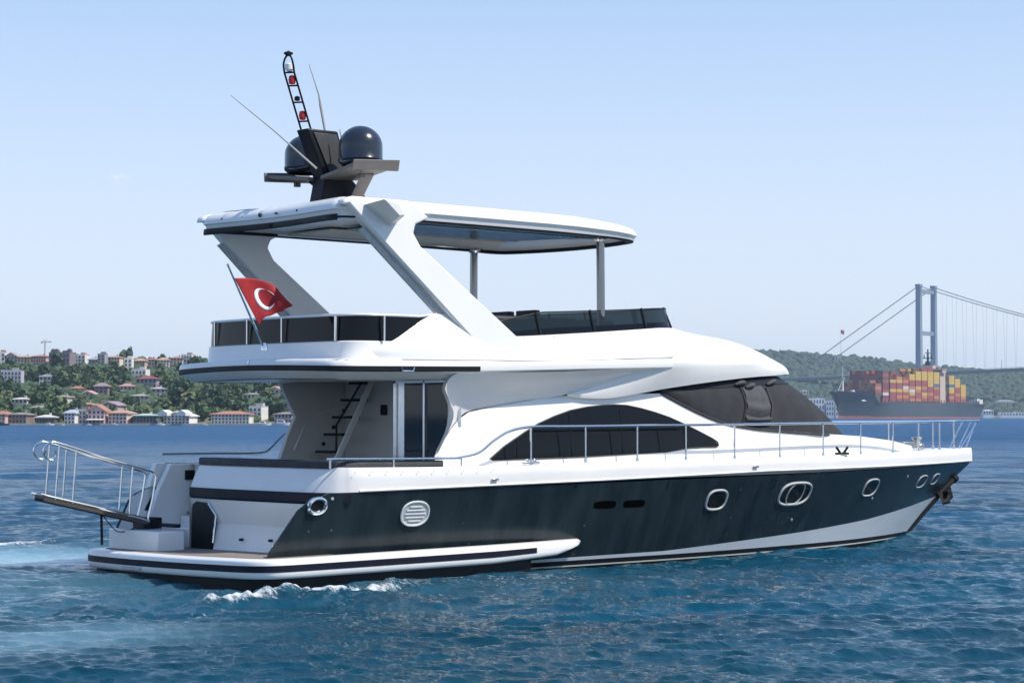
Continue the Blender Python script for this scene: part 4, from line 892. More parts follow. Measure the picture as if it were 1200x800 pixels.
# ---------------------------------------------------------------- houses
_cm = {}
def colmat(c, rough=.75):
    k = tuple(round(v, 3) for v in c)
    if k not in _cm: _cm[k] = mat('wall_%d' % len(_cm), c, rough, var=.15, scale=.5)
    return _cm[k]
M['pane'] = mat('window_dark', (.035, .045, .06), .15)
def house(kind, X, Z, w_, h, floors, cols, wall, roof, rtype, label, cat='house', yaw=None, depth=None, wcol='pane', awn=None):
    base = hleft(X, Z) if Z < 1100 else 1.5
    d = depth or min(max(w_*.75, 6), 12)
    rz_ = ROT+R(yaw if yaw is not None else random.uniform(-14, 14))
    e = empty(kind, W(X, Z+d/2, base-.05), rz_); tag(e, label, cat)
    hr_ = {'hip': .24, 'gable': .30, 'flat': .0, 'low': .15}[rtype]*h; hw_ = h-hr_
    x, y = w_/2, d/2
    b = B(); b.prism([(-x, -y, -3), (x, -y, -3), (x, y, -3), (-x, y, -3)], (0, 0, hw_+3))
    if rtype == 'gable': b.prism([(-x, -y, hw_-.01), (x, -y, hw_-.01), (0, -y, h-.25)], (0, d, 0))
    if rtype == 'flat':
        b.prism([(-x, -y, hw_), (x, -y, hw_), (x, -y+.3, hw_), (-x, -y+.3, hw_)], (0, 0, .5)); b.prism([(-x, y-.3, hw_), (x, y-.3, hw_), (x, y, hw_), (-x, y, hw_)], (0, 0, .5))
    mk('wall', b, colmat(wall), e, 20)
    ov = .45; b = B()
    if rtype in ('hip', 'low'):
        k = min(x, y)*.85; rx, ry_ = max(x-k, .3), max(y-k, .15)
        lo = [(-x-ov, -y-ov, hw_), (x+ov, -y-ov, hw_), (x+ov, y+ov, hw_), (-x-ov, y+ov, hw_)]; hi_ = [(-rx, -ry_, h), (rx, -ry_, h), (rx, ry_, h), (-rx, ry_, h)]
        b.grid([[(p[0], p[1], hw_-.25) for p in lo], lo, hi_], True); b.ngon(hi_)
        b.box((x*.4, 0, h-.1), (.6, .6, 1.2))
    elif rtype == 'gable':
        b.prism([(-x-ov, -y-ov, hw_-.25), (0, -y-ov, h), (0, -y-ov, h-.3), (-x-ov, -y-ov, hw_-.5)], (0, d+2*ov, 0)); b.prism([(x+ov, -y-ov, hw_-.25), (0, -y-ov, h), (0, -y-ov, h-.3), (x+ov, -y-ov, hw_-.5)], (0, d+2*ov, 0))
    else:
        b.box((0, 0, hw_+.08), (w_-.7, d-.7, .15)); b.box((x*.3, 0, hw_+.7), (2.0, 2.0, 1.1))
    mk('roof', b, colmat(roof, .8), e, 20)
    fh = hw_/floors; cw = w_/cols
    wm = None
    for f_ in range(floors):
        for c in range(cols):
            if wm is None:
                b = B(); b.box((0, 0, 0), (cw*.46, .12, fh*.52)); b.box((0, -.03, -fh*.29), (cw*.56, .16, fh*.05)); o = mk('window', b, wcol, e); wm = o
            else: o = wm.copy(); COL.objects.link(o); o.parent = e
            o.location = (-x+cw*(c+.5), -y-.03, fh*(f_+.55))
    if awn: 
        b = B(); b.prism([(-x, -y, fh*1.0), (x, -y, fh*1.0), (x, -y-2.4, fh*.82), (-x, -y-2.4, fh*.82)], (0, 0, .12)); mk('awning', b, colmat(awn), e)
    return e
WH = (.72, .70, .66); CR = (.66, .60, .50); PK = (.62, .42, .38); GY = (.40, .40, .41); LV = (.46, .45, .52); RD = (.38, .19, .14); OR = (.47, .30, .20); DK = (.10, .085, .075); BR = (.24, .18, .15); TN = (.50, .40, .30); MR = (.22, .08, .085); PU = (.26, .19, .22)
HOUSES = [
 ('house', (-138.5, 578.0, 3.2, 3.5), 3, 3, PK, RD, 'hip', 'pink waterfront house cut by the left edge of the photo', {}),
 ('house', (-133.9, 580.0, 5.1, 3.1), 2, 5, BR, (.30, .27, .22), 'low', 'low brown waterfront house behind trees, next to the pink one at the left edge', {}),
 ('waterside_house', (-126.6, 578.0, 4.9, 2.5), 1, 6, DK, (.62, .60, .55), 'hip', 'dark wooden waterside house with pale hipped roof', {}),
 ('house', (-119.2, 578.0, 3.0, 3.9), 3, 3, WH, (.42, .45, .5), 'hip', 'narrow white three storey waterfront house with blue grey roof', {}),
 ('house', (-116.8, 580.0, 2.1, 3.6), 3, 2, GY, (.22, .2, .2), 'flat', 'narrow grey house squeezed beside the white three storey waterfront house', {}),
 ('house', (-112.4, 578.0, 4.6, 5.3), 3, 4, (.68, .47, .44), RD, 'gable', 'tall pink gabled waterfront house with white awning', {'awn': (.75, .73, .7)}),
 ('house', (-106.2, 578.0, 5.3, 3.9), 3, 5, (.70, .52, .47), OR, 'hip', 'wide pink waterfront house with orange hipped roof', {}),
 ('pavilion', (-99.5, 578.0, 6.2, 2.8), 1, 7, (.12, .14, .15), (.50, .60, .50), 'low', 'long dark waterfront pavilion with pale green roof', {}),
 ('mansion', (-90.2, 578.0, 7.4, 3.5), 3, 7, WH, (.66, .62, .56), 'gable', 'bright white waterfront mansion with pointed gables behind trees', {}),
 ('mansion', (-76.2, 578.0, 10.4, 3.5), 3, 11, (.70, .66, .60), (.40, .20, .14), 'hip', 'long white three storey waterfront mansion with red brown roof', {}),
 ('house', (-70.8, 593.3, 3.6, 3.6), 3, 3, WH, (.5, .5, .48), 'flat', 'white house rising behind the right end of the long mansion', {}),
 ('house', (-61.4, 578.0, 4.9, 3.2), 2, 5, (.42, .38, .36), (.30, .25, .24), 'low', 'grey brown waterfront house nearest the yacht cockpit', {}),
 ('house', (-134.3, 675.6, 3.8, 3.0), 2, 3, LV, (.52, .30, .24), 'gable', 'small white blue house with red gable halfway up the hill', {}),
 ('house', (-142.4, 697.4, 4.2, 3.1), 2, 3, PK, RD, 'hip', 'small reddish hillside house above the white blue gabled one', {}),
 ('house', (-123.6, 616.8, 5.4, 3.2), 2, 4, TN, OR, 'low', 'tan house with bright orange roof behind the white waterfront house', {}),
 ('house', (-146.8, 637.0, 5.1, 3.3), 2, 4, WH, (.60, .56, .5), 'low', 'cream white hillside house with terrace above the brown waterfront house', {}),
 ('apartment_block', (-174.4, 741.7, 7.1, 5.6), 4, 6, LV, (.40, .38, .42), 'flat', 'lavender grey apartment block on the upper slope at the left edge', {'cat': 'apartment block'}),
 ('house', (-165.9, 758.1, 5.5, 3.9), 2, 4, (.55, .54, .55), (.22, .22, .24), 'hip', 'pale grey house with dark roof among trees on the upper slope', {}),
 ('house', (-132.7, 688.5, 4.4, 4.7), 3, 3, PU, (.30, .22, .24), 'hip', 'tall purple grey wooden house among dark trees mid slope', {}),
 ('house', (-126.1, 736.4, 7.1, 4.4), 2, 5, (.36, .30, .36), MR, 'hip', 'dark purple house with maroon roof on the upper slope', {}),
 ('house', (-127.2, 702.0, 5.1, 3.7), 2, 4, (.60, .50, .48), (.42, .25, .22), 'hip', 'pinkish house mid slope beside the maroon roofed one', {}),
 ('house', (-117.2, 623.3, 5.0, 3.2), 2, 4, (.42, .36, .40), (.33, .24, .27), 'gable', 'house with dull purple roof just behind the two pink waterfront houses', {}),
 ('house', (-114.8, 655.5, 5.2, 3.1), 2, 4, (.46, .44, .42), (.40, .36, .33), 'low', 'grey stone house mid slope above the green roofed pavilion', {}),
 ('house', (-138.6, 793.6, 5.4, 3.5), 2, 4, WH, (.62, .6, .56), 'flat', 'flat roofed white house near the ridge above the maroon roof', {}),
 ('house', (-100.0, 655.5, 3.9, 3.4), 2, 3, (.58, .45, .38), RD, 'hip', 'small house with faded red roof in trees above the gabled mansion', {}),
 ('house', (-74.5, 675.6, 5.7, 4.3), 3, 4, (.70, .64, .60), (.48, .28, .24), 'gable', 'white and pink house high on the slope beside the yacht stair wall', {}),
 ('house', (-81.8, 671.5, 4.6, 2.4), 1, 4, (.62, .6, .58), (.36, .33, .31), 'low', 'low white house in trees above the long mansion', {}),
 ('house', (-114.6, 688.5, 4.4, 3.3), 2, 3, (.45, .40, .44), (.42, .40, .42), 'low', 'grey lilac house under the yacht overhang mid slope', {}),
 ('house', (-139.0, 659.4, 3.7, 2.4), 1, 3, (.55, .52, .47), (.38, .34, .3), 'low', 'small low stone house among trees mid slope', {}),
 ('house', (-136.5, 613.6, 3.9, 2.5), 2, 3, (.46, .43, .40), (.40, .36, .30), 'low', 'stone coloured house in trees above the dark waterside house', {}),
 ('skyline_building', (-218.7, 911.9, 3.3, 5.5), 3, 2, WH, RD, 'flat', 'white building on the ridge at the left edge of the photo', {}),
 ('skyline_building', (-214.1, 911.9, 5.8, 5.8), 3, 4, GY, (.40, .30, .30), 'gable', 'grey gabled building on the ridge, second from the left edge', {}),
 ('skyline_building', (-208.8, 911.9, 5.5, 4.4), 3, 4, (.62, .42, .32), OR, 'low', 'orange building on the ridge left of the red roofed row', {}),
 ('skyline_building', (-201.9, 911.9, 6.9, 4.7), 3, 6, (.60, .36, .32), RD, 'low', 'red roofed row house on the ridge left of the dark castle like building', {}),
 ('castle_building', (-189.3, 894.8, 9.3, 5.9), 3, 6, (.22, .18, .19), (.16, .14, .14), 'flat', 'big dark brick castle like building on the ridge', {}),
 ('skyline_building', (-184.4, 911.9, 4.7, 4.4), 3, 3, WH, (.5, .3, .25), 'flat', 'white block on the ridge just right of the dark castle like building', {}),
 ('skyline_building', (-177.6, 903.2, 4.0, 4.0), 2, 3, (.42, .40, .46), (.35, .32, .35), 'hip', 'low grey house on the ridge left of the grey tower block', {}),
 ('tower_block', (-172.3, 894.8, 3.0, 5.4), 4, 2, (.30, .30, .34), (.26, .26, .28), 'flat', 'dark grey tower block on the ridge', {}),
 ('skyline_building', (-168.9, 903.2, 6.1, 4.7), 3, 5, (.72, .60, .50), OR, 'low', 'white and orange house on the ridge right of the grey tower block', {}),
 ('skyline_building', (-155.5, 862.9, 3.1, 4.8), 3, 2, (.75, .71, .66), WH, 'flat', 'bright white block just below the ridge pines', {}),
 ('skyline_building', (-153.6, 878.5, 4.9, 4.6), 3, 4, TN, (.44, .30, .22), 'hip', 'tan house on the ridge right of the bright white block', {}),
 ('skyline_building', (-150.2, 886.6, 3.9, 4.3), 3, 3, (.66, .54, .46), RD, 'low', 'orange tinted building on the ridge left of the yacht overhang', {}),
 ('skyline_building', (-145.4, 886.6, 5.0, 4.6), 3, 4, (.72, .68, .62), OR, 'hip', 'white house with orange roof on the ridge by the yacht overhang', {}),
 ('skyline_building', (-141.0, 894.8, 5.0, 4.7), 3, 4, (.60, .46, .42), RD, 'low', 'pink building on the ridge just above the yacht overhang', {}),
 ('skyline_building', (-137.5, 903.2, 4.7, 4.7), 3, 4, WH, (.42, .3, .28), 'flat', 'last pale building on the ridge before the yacht flybridge', {}),
]
rects = []
for kind, (X, Z, w_, h), fl_, co_, wall, roof, rt, lab, kw in HOUSES:
    big = Z < 600
    e = house(kind, X, Z, w_, h, fl_, co_, wall, roof, rt, lab, **kw)
    if kind == 'skyline_building': tag(e, group='buildings along the ridge')
    if kind == 'castle_building':
        b = B()
        for xx in (-w_/2+1, -2, w_/2-1): b.box((xx, -1, h+.6), (1.7, 2.0, 1.8)); b.box((xx, -1, h+1.7), (1.2, 1.4, .5))
        mk('turret', b, colmat((.18, .15, .16)), e)
    if lab.startswith('bright white waterfront'):
        for s_ in (-1, 1):
            b = B(); b.prism([(s_*w_*.36-1.3, -6.4, h*.62), (s_*w_*.36+1.3, -6.4, h*.62), (s_*w_*.36+1.3, -6.4, h*.86), (s_*w_*.36, -6.4, h*1.08), (s_*w_*.36-1.3, -6.4, h*.86)], (0, 5, 0)); mk('gable_bay', b, colmat(WH), e)
    k = Z/2500; rects.append((600+(X-w_/2)/k, 600+(X+w_/2)/k, Z, hleft(X, Z)+h, hleft(X, Z)))

# ---------------------------------------------------------------- trees on the near hillside
def crown_mesh(name, seed, shape, nq, m):
    rs = np.random.default_rng(seed); b = B(); cl = []
    for _ in range(11):
        v = rs.normal(size=3); v /= np.linalg.norm(v); r = rs.random()**.4
        cl.append((v*r*np.array(shape)*.62, .26+.30*rs.random()))
    for c, r in cl:
        for _ in range(nq//11):
            v = rs.normal(size=3); v /= np.linalg.norm(v); p = c+v*r*np.array(shape)*(.75+.35*rs.random())
            n = v+rs.normal(size=3)*.5; n /= np.linalg.norm(n); t = np.cross(n, rs.normal(size=3)); t /= np.linalg.norm(t); u = np.cross(n, t); s_ = .10+.10*rs.random()
            b.ngon([p-t*s_-u*s_*.7, p+t*s_*.9-u*s_, p+t*s_+u*s_*.8, p-t*s_*.8+u*s_])
    o = mk('crown', b, m, recalc=False, ang=180); o.name = 'crown'; return o
def trunk_mesh():
    b = B(); b.tube([(0, 0, -.4), (.02, 0, .3), (-.02, .03, .9)], [.09, .06, .03], 6); b.tube([(0, 0, .35), (.22, .1, .75)], [.04, .015], 5); b.tube([(0, 0, .45), (-.2, -.12, .8)], [.035, .012], 5)
    return mk('trunk', b, 'bark')
VAR = []
for k, (shp, m) in enumerate((((.62, .62, .55), 'leaf_dark'), ((.66, .6, .48), 'leaf_mid'), ((.5, .5, .62), 'leaf_dark'), ((.6, .64, .5), 'leaf_light'), ((.3, .3, .78), 'leaf_dark'), ((.7, .62, .44), 'leaf_mid'))):
    c = crown_mesh('crown', 40+k, shp, 330, m); t = trunk_mesh(); VAR.append((c, t))
TL = ['dark green round crowned tree among the houses on the hillside', 'mid green bushy tree among the houses on the hillside', 'tall dark green tree among the houses on the hillside', 'light yellowish green tree among the houses on the hillside', 'narrow dark cypress among the houses on the hillside', 'broad mid green tree among the houses on the hillside']
def tree(X, Z, h, k, label=None, kind='tree', grp='trees on the hillside across the water', wide=1.0):
    c0, t0 = VAR[k]; e = empty(kind, W(X, Z, hleft(X, Z)-.1), random.uniform(0, 6.28)); tag(e, label or TL[k], 'tree', grp)
    for src, off in ((c0, .58), (t0, 0)):
        if src.parent is None: o = src
        else: o = src.copy(); COL.objects.link(o)
        o.parent = e; sc_ = h/1.12
        o.location = (0, 0, off*sc_); o.scale = (sc_*wide, sc_*wide, sc_)
    return e
cnt = 0; tries = 0
tr = random.Random(11)
while cnt < 296 and tries < 6000:
    tries += 1
    px = tr.uniform(-25, 352); t = 372*tr.random()**1.25+3; Z = 577+8+t; X = (px-600)*Z/2500
    h = (tr.uniform(2.4, 5.6) if t < 320 else tr.uniform(2.0, 3.6))*(.85+Z/2600)
    k_ = Z/2500; wpx = h*.5/k_; top_row = 487-(hleft(X, Z)+h-2.54)/k_; bot = 487-(hleft(X, Z)-2.54)/k_
    bad = False
    for x0, x1, hz_, zt, zb in rects:
        if px+wpx > x0+1 and px-wpx < x1-1 and hz_ > Z-2:
            rt_, rb = 487-(zt-2.54)/(hz_/2500), 487-(zb-2.54)/(hz_/2500)
            if top_row < rb-3 and bot > rt_ and tr.random() < .72: bad = True; break
        if abs((X)-(x0+x1-1200)/2*hz_/2500) < (x1-x0)/2*hz_/2500 and hz_-1 < Z < hz_+11: bad = True; break
    if bad or (Z > 915 and tr.random() < .8): continue
    tree(X, Z, h, tr.choices(range(6), [5, 4, 4, 3, 2, 4])[0]); cnt += 1
X, Z, _h = -166.5, 915.0, 25.6; tree(X, Z, 7.5, 5, 'tall umbrella pine with flat dark crown, left of the pair on the ridge', 'umbrella_pine', 'umbrella pines on the ridge', .55)
X, Z, _h = -164.0, 915.0, 25.6; tree(X, Z, 7.8, 0, 'tall umbrella pine with flat dark crown, right of the pair on the ridge', 'umbrella_pine', 'umbrella pines on the ridge', .5)
# bushes filling the slope: uncountable undergrowth
def blob_field(name, pts, m, seed, sub=1):
    bm = bmesh.new(); bmesh.ops.create_icosphere(bm, subdivisions=sub, radius=1.0)
    base = np.array([v.co[:] for v in bm.verts]); fc = np.array([[v.index for v in f.verts] for f in bm.faces]); bm.free()
    rs = np.random.default_rng(seed); P = np.array([p[:3] for p in pts]); S = np.array([p[3:] for p in pts]); n = len(P); nv = len(base)
    j = 1+.75*(rs.random((n, nv, 1))-.45)
    V = P[:, None, :]+base[None]*S[:, None, :]*j; F = (fc[None]+(np.arange(n)*nv)[:, None, None]).reshape(-1, 3); V = V.reshape(-1, 3)
    me = bpy.data.meshes.new(name); me.vertices.add(len(V)); me.vertices.foreach_set('co', V.astype(np.float32).ravel())
    me.loops.add(F.size); me.loops.foreach_set('vertex_index', F.astype(np.int32).ravel()); me.polygons.add(len(F))
    me.polygons.foreach_set('loop_start', np.arange(0, F.size, 3, dtype=np.int32)); me.polygons.foreach_set('loop_total', np.full(len(F), 3, np.int32)); me.update(); me.validate()
    me.materials.append(M[m]); o = bpy.data.objects.new(name, me); COL.objects.link(o); o['kind'] = 'stuff'; return o
pts = []
for _ in range(2600):
    px = tr.uniform(-60, 380); t = 372*tr.random()+4; Z = 585+t; X = (px-600)*Z/2500
    s_ = tr.uniform(.6, 1.5); p = W(X, Z, hleft(X, Z)+s_*.3); pts.append((p.x, p.y, p.z, s_*1.2, s_*1.2, s_))
for _ in range(1500):   # and on past the left edge of the photo
    px = tr.uniform(-520, -60); t = 372*tr.random()+4; Z = 585+t; X = (px-600)*Z/2500
    s_ = tr.uniform(1.4, 3.0); p = W(X, Z, hleft(X, Z)+s_*.3); pts.append((p.x, p.y, p.z, s_*1.2, s_*1.2, s_*1.1))
for _ in range(1800):   # the shore further round, out of sight behind the yacht
    X = tr.uniform(-50, 190); t = 372*tr.random()+10; Z = zshore(X)+t
    s_ = tr.uniform(3, 6); p = W(X, Z, hleft(X, Z)+s_*.3); pts.append((p.x, p.y, p.z, s_*1.2, s_*1.2, s_))
bs = blob_field('undergrowth', pts, 'leaf_dark', 5, 2); tag(bs, 'green undergrowth covering the hillside between the houses', 'undergrowth')
# tower crane on the ridge, pale with distance
X, Z, _h = -204.8, 935.0, 28.3
e = empty('tower_crane', W(X, Z, hleft(X, Z)), ROT); tag(e, 'thin pale tower crane standing on the ridge left of the castle like building', 'crane')
b = B(); b.box((0, 0, 5), (.5, .5, 10)); mk('crane_mast', b, colmat((.55, .5, .48)), e)
b = B(); b.box((.6, 0, 9.4), (4.6, .35, .4)); b.box((-1.4, 0, 9.0), (.6, .5, .7)); b.tube([(0, 0, 10.6), (2.6, 0, 9.6)], .06, 5); b.tube([(0, 0, 10.6), (-1.6, 0, 9.6)], .06, 5); mk('crane_jib', b, colmat((.55, .5, .48)), e)

# ---------------------------------------------------------------- small boats along the quay
def boat(X, Z, L_, hc, cc, label, cat='boat', rz_=0):
    e = empty('moored_boat', W(X, Z, .1), ROT+rz_); tag(e, label, cat, 'boats moored along the far quay')
    b = B(); rows = []
    for k in range(9):
        t = k/8; wv = .30*L_*(.5)*(1-max(0, (t-.5)/.5)**2.2); x = -L_/2+L_*t; zz = .09*L_*(1+.5*t*t)
        rows.append([(x, -wv, zz), (x, -wv*.8, -.15), (x, wv*.8, -.15), (x, wv, zz)])
    b.grid(rows); b.ngon(rows[0]); b.grid([[r[0] for r in rows], [r[3] for r in rows]]); mk('hull', b, colmat(hc, .4), e)
    b = B(); b.prism([(-L_*.28, -L_*.1, .08*L_), (L_*.18, -L_*.1, .08*L_), (L_*.05, -L_*.1, .24*L_), (-L_*.25, -L_*.1, .24*L_)], (0, L_*.2, 0)); mk('cabin', b, colmat(cc, .4), e, bevel=.05)
    b = B(); b.prism([(-L_*.2, -L_*.105, .15*L_), (L_*.10, -L_*.105, .15*L_), (L_*.06, -L_*.105, .21*L_), (-L_*.2, -L_*.105, .21*L_)], (0, L_*.21, 0)); mk('cabin_window', b, 'pane', e)
for px, Zb, L_, hc, cc, lab in ((4, 560, 3.4, (.05, .05, .06), (.08, .08, .09), 'small dark boat on the water at the left edge of the photo'),
    (58, 570, 2.6, WH, WH, 'small white boat moored in front of the dark waterside house'),
    (72.5, 571, 1.7, WH, GY, 'tiny white boat just left of the white three storey house'),
    (104.5, 571, 1.5, WH, WH, 'tiny white boat at the left corner of the tall pink house'),
    (134, 571, 2.2, (.5, .5, .5), WH, 'small grey hulled boat below the orange roofed house'),
    (188, 571, 2.4, WH, WH, 'small white boat left of the gabled mansion'),
    (240, 571, 1.8, (.6, .6, .6), WH, 'small pale boat at the left end of the long mansion'),
    (309, 569, 4.2, WH, WH, 'white motor boat moored right of the long mansion'),
    (331, 568, 5.6, WH, (.6, .6, .62), 'larger white motor boat moored nearest the yacht cockpit')):
    boat((px-600)*Zb/2500, Zb, L_, hc, cc, lab)

# ================================================================ FAR WOODED HILL ON THE RIGHT
def hright(X, Z):
    px = 600+X/Z*2500
    crest = ip(px, [700, 880, 940, 1000, 1060, 1110, 1150, 1200, 1300], [417, 416, 417.5, 420.5, 427, 436, 439, 437, 436])
    hc = 2.54+(487-crest)*3150/2500
    t = (Z-2420)/730.
    if t < 0: return -1.5
    p = min(t, 1); h = 2+(hc-2)*(p**1.15*.85+.15*p*p)
    if t > 1: h -= (t-1)*30
    return h + (1.5*math.sin(X*.021)+1.2*math.sin(X*.05+Z*.03))*p
o = terrain('hill', list(np.linspace(60, 1500, 110)), [2405, 2419, 2422]+list(np.linspace(2440, 3150, 40))+[3250, 3500], hright, 'ground')
pts = []
for _ in range(5200):
    px = tr.uniform(860, 1240); Z = 2440+tr.random()*740; X = (px-600)*Z/2500
    s_ = tr.uniform(2.8, 5.6); p = W(X, Z, hright(X, Z)+s_*.35); pts.append((p.x, p.y, p.z, s_*1.15, s_*1.15, s_*1.05))
for _ in range(900):
    px = tr.uniform(640, 860); Z = 2440+tr.random()*740; X = (px-600)*Z/2500
    s_ = tr.uniform(5, 9); p = W(X, Z, hright(X, Z)+s_*.35); pts.append((p.x, p.y, p.z, s_*1.3, s_*1.3, s_))
for _ in range(1500):
    px = tr.uniform(1240, 1780); Z = 2440+tr.random()*740; X = (px-600)*Z/2500
    s_ = tr.uniform(5, 9); p = W(X, Z, hright(X, Z)+s_*.35); pts.append((p.x, p.y, p.z, s_*1.3, s_*1.3, s_))
wd = blob_field('woodland', pts, 'wood', 9, 2); tag(wd, 'far blue green woodland covering the hill behind the bridge', 'woodland')
def farhouse(kind, px0, px1, ytop, ybase, Z, floors, cols, wall, roof, rt, lab, cat='building'):
    k = Z/2500; X = ((px0+px1)/2-600)*k; e = house(kind, X, Z, (px1-px0)*k, (ybase-ytop)*k, floors, cols, wall, roof, rt, lab, cat, yaw=0, depth=14)
    e.location.z = 2.54+(487-ybase)*k
farhouse('palace', 946, 966, 467, 487.5, 2400, 3, 6, (.72, .71, .70), (.6, .6, .6), 'flat', 'pale palace front at the far shore just beyond the yacht windscreen')
farhouse('palace', 968, 977, 470, 487.5, 2398, 3, 3, (.55, .57, .60), (.5, .5, .5), 'flat', 'grey waterfront block between the pale palace and the container ship')
farhouse('palace', 979, 992, 471, 487.5, 2402, 3, 4, (.68, .68, .68), (.55, .55, .55), 'flat', 'pale waterfront block hard against the container ship bow')
farhouse('white_hall', 1168, 1190, 468, 480, 2560, 2, 6, (.68, .67, .66), (.24, .22, .22), 'hip', 'white hall with dark hipped roof on the shore right of the container ship')
farhouse('boathouse', 1152, 1164, 480, 487, 2405, 1, 4, (.74, .74, .74), (.7, .7, .7), 'low', 'low white boathouse at the far shore behind the container ship stern')
farhouse('boathouse', 1172, 1200, 483.5, 487, 2405, 1, 8, (.70, .70, .70), (.66, .66, .66), 'flat', 'long low white quay building at the right edge of the photo')
farhouse('villa', 938, 948, 457, 463, 2620, 1, 3, (.62, .60, .58), (.4, .33, .3), 'low', 'small pale villa in the far woods above the palace')
farhouse('villa', 979, 985, 417, 423, 3080, 1, 2, (.62, .60, .58), (.5, .4, .38), 'low', 'tiny pale villa near the far crest under the red flag')
# flag on the far crest
X, Z, h0 = 485.7, 3150.0, 89.5; X1, Z1, h1 = 485.7, 3150.0, 129.8
e = empty('hilltop_flag', W(X, Z, h0-4), ROT); tag(e, 'tiny red flag on a tall pole above the far wooded crest', 'flag')
b = B(); b.tube([(0, 0, 0), (0, 0, h1-h0+4)], [.35, .2], 6); mk('flag_pole', b, colmat((.6, .6, .6)), e)
b = B(); hh = h1-h0+4; b.grid([[(.2+1.3*k, .5*math.sin(k), hh-.3-.2*k) for k in range(5)], [(.2+1.15*k, .5*math.sin(k), hh-5.5-.6*k) for k in range(5)]]); mk('flag_cloth', b, 'red', e, solid=.1)
# antenna mast on the crest at right
X, Z, h0 = 723.2, 3150.0, 71.8
e = empty('radio_mast', W(X, Z, h0-4), ROT); tag(e, 'thin grey radio mast on the far crest at the right', 'mast')
b = B(); b.tube([(0, 0, 0), (0, 0, 18)], [.7, .3], 6); b.box((0, 0, 12), (2.2, .4, .4)); mk('mast_pole', b, colmat((.4, .4, .42)), e)

# ================================================================ SUSPENSION BRIDGE
BO = (525.0, 2700.0); dR = (.81, -.586); nP = (.586, .81)
def bw(r, n, h): return W(BO[0]+dR[0]*r+nP[0]*n, BO[1]+dR[1]*r+nP[1]*n, h)
br = empty('suspension_bridge', W(BO[0], BO[1], 0)); tag(br, 'long grey blue suspension bridge with twin legged tower behind the container ship', 'bridge')
IB = br.location.copy()
def bl(r, n, h): return bw(r, n, h)-IB
M['bridge'] = mat('bridge_paint', (.22, .27, .34), .6, var=.1, scale=.05)
M['cable'] = mat('cable_grey', (.20, .21, .23), .6)
def leg(n, r0=0):
    b = B(); rows = []
    for h, s_ in ((-2, 3.9), (60, 3.5), (120, 3.2), (164, 3.0), (165.5, 3.6), (168, 3.4)):
        rows.append([bl(r0+a*s_, n+c*s_, h) for a, c in ((-1, -1), (1, -1), (1, 1), (-1, 1))])
    b.grid(rows, True); b.ngon(rows[-1]); o = mk('tower_leg', b, 'bridge', br)
for n in (-22, 22): leg(n); leg(n, 1074)
def xbeam(h, t, r0=0):
    b = B(); b.prism([bl(r0-2, -19, h), bl(r0+2, -19, h), bl(r0+2, 19, h), bl(r0-2, 19, h)], (0, 0, t)); mk('cross_beam', b, 'bridge', br)
xbeam(157, 5, 1074); xbeam(104, 5, 1074); xbeam(157, 5); xbeam(104, 5); xbeam(48, 6)
def deckz(r): return ip(r, [-420, 0, 200, 380, 537, 700, 874, 1074, 1400], [45, 57, 63, 66.5, 67.5, 66.5, 63, 57, 48])
b = B(); rr_ = list(np.linspace(-420, 1400, 100))
b.grid([[bl(r, -17, deckz(r)) for r in rr_], [bl(r, 17, deckz(r)) for r in rr_]]); b.grid([[bl(r, 17, deckz(r)) for r in rr_], [bl(r, 14, deckz(r)-3.2) for r in rr_], [bl(r, -14, deckz(r)-3.2) for r in rr_], [bl(r, -17, deckz(r)) for r in rr_]])
dk = mk('bridge_deck', b, 'bridge', br)
b = B()
for n in (-16.5, 16.5): b.tube([bl(r, n, deckz(r)+1.2) for r in rr_], .25, 4)
mk('deck_parapet', b, 'bridge', dk)
def cz(r): return 166-95*(1-(1-r/537)**2)
for n in (-22, 22):
    b = B(); b.tube([bl(r, n, cz(r)) for r in np.linspace(0, 1074, 100)], .58, 6); mk('main_cable', b, 'cable', br)
    b = B(); b.tube([bl(-r, n, 166-.625*r) for r in np.linspace(0, 172, 20)], .58, 6); mk('main_cable', b, 'cable', br)
for n in (-22, 22):
    for r in np.arange(18, 330, 13.5):
        b = B(); b.tube([bl(r, n*.8, deckz(r)), bl(r, n, cz(r))], .11, 4); mk('hanger', b, 'cable', br)
for r in (-95, -185, -275, -365):
    b = B(); b.box(bl(r, 0, deckz(r)/2-2), (4, 4, deckz(r)-2)); mk('viaduct_pier', b, 'bridge', br)

# ================================================================ CONTAINER SHIP
TH = R(34.0); ZB = 1750.0; XB = (979-600)*ZB/2500
hd = (-math.sin(TH), -math.cos(TH))
wv_ = Vector((hd[0]*cy-hd[1]*sy, hd[0]*sy+hd[1]*cy, 0)); SROT = math.atan2(wv_.y, wv_.x)
S = empty('container_ship', W(XB, ZB, 0), SROT); tag(S, 'dark hulled container ship loaded with stacked containers heading left past the bridge tower', 'ship')
SL, SB = 290.0, 16.0
M['shiphull'] = mat('ship_hull_grey', (.060, .075, .085), .5, var=.25, scale=.03, stretch=(1, 1, .3))
M['boot'] = mat('ship_boot_red', (.36, .12, .10), .7, var=.2, scale=.1)
M['shipwhite'] = mat('ship_white', (.70, .66, .60), .6, var=.1)
def sdeck(s): return ip(s, [0, 30, 42, 48, SL], [23, 21, 20, 14, 13.5])
def shalf(s, t):   # t 0 waterline..1 deck
    top = SB*ip(s, [0, 4, 12, 25, 45, SL-15, SL], [.05, .42, .72, .93, 1, 1, .92]); bot = SB*ip(s, [0, 9, 25, 50, 80, SL-40, SL], [.01, .03, .28, .72, 1, 1, .6])
    return bot+(top-bot)*t**1.3
sl = [0, 2, 5, 9, 14, 20, 27, 35, 42, 48, 60, 80, 120, 180, 205, SL]
def srake(s, t): return s+max(0, 9-s*.6)*(1-t)*.7
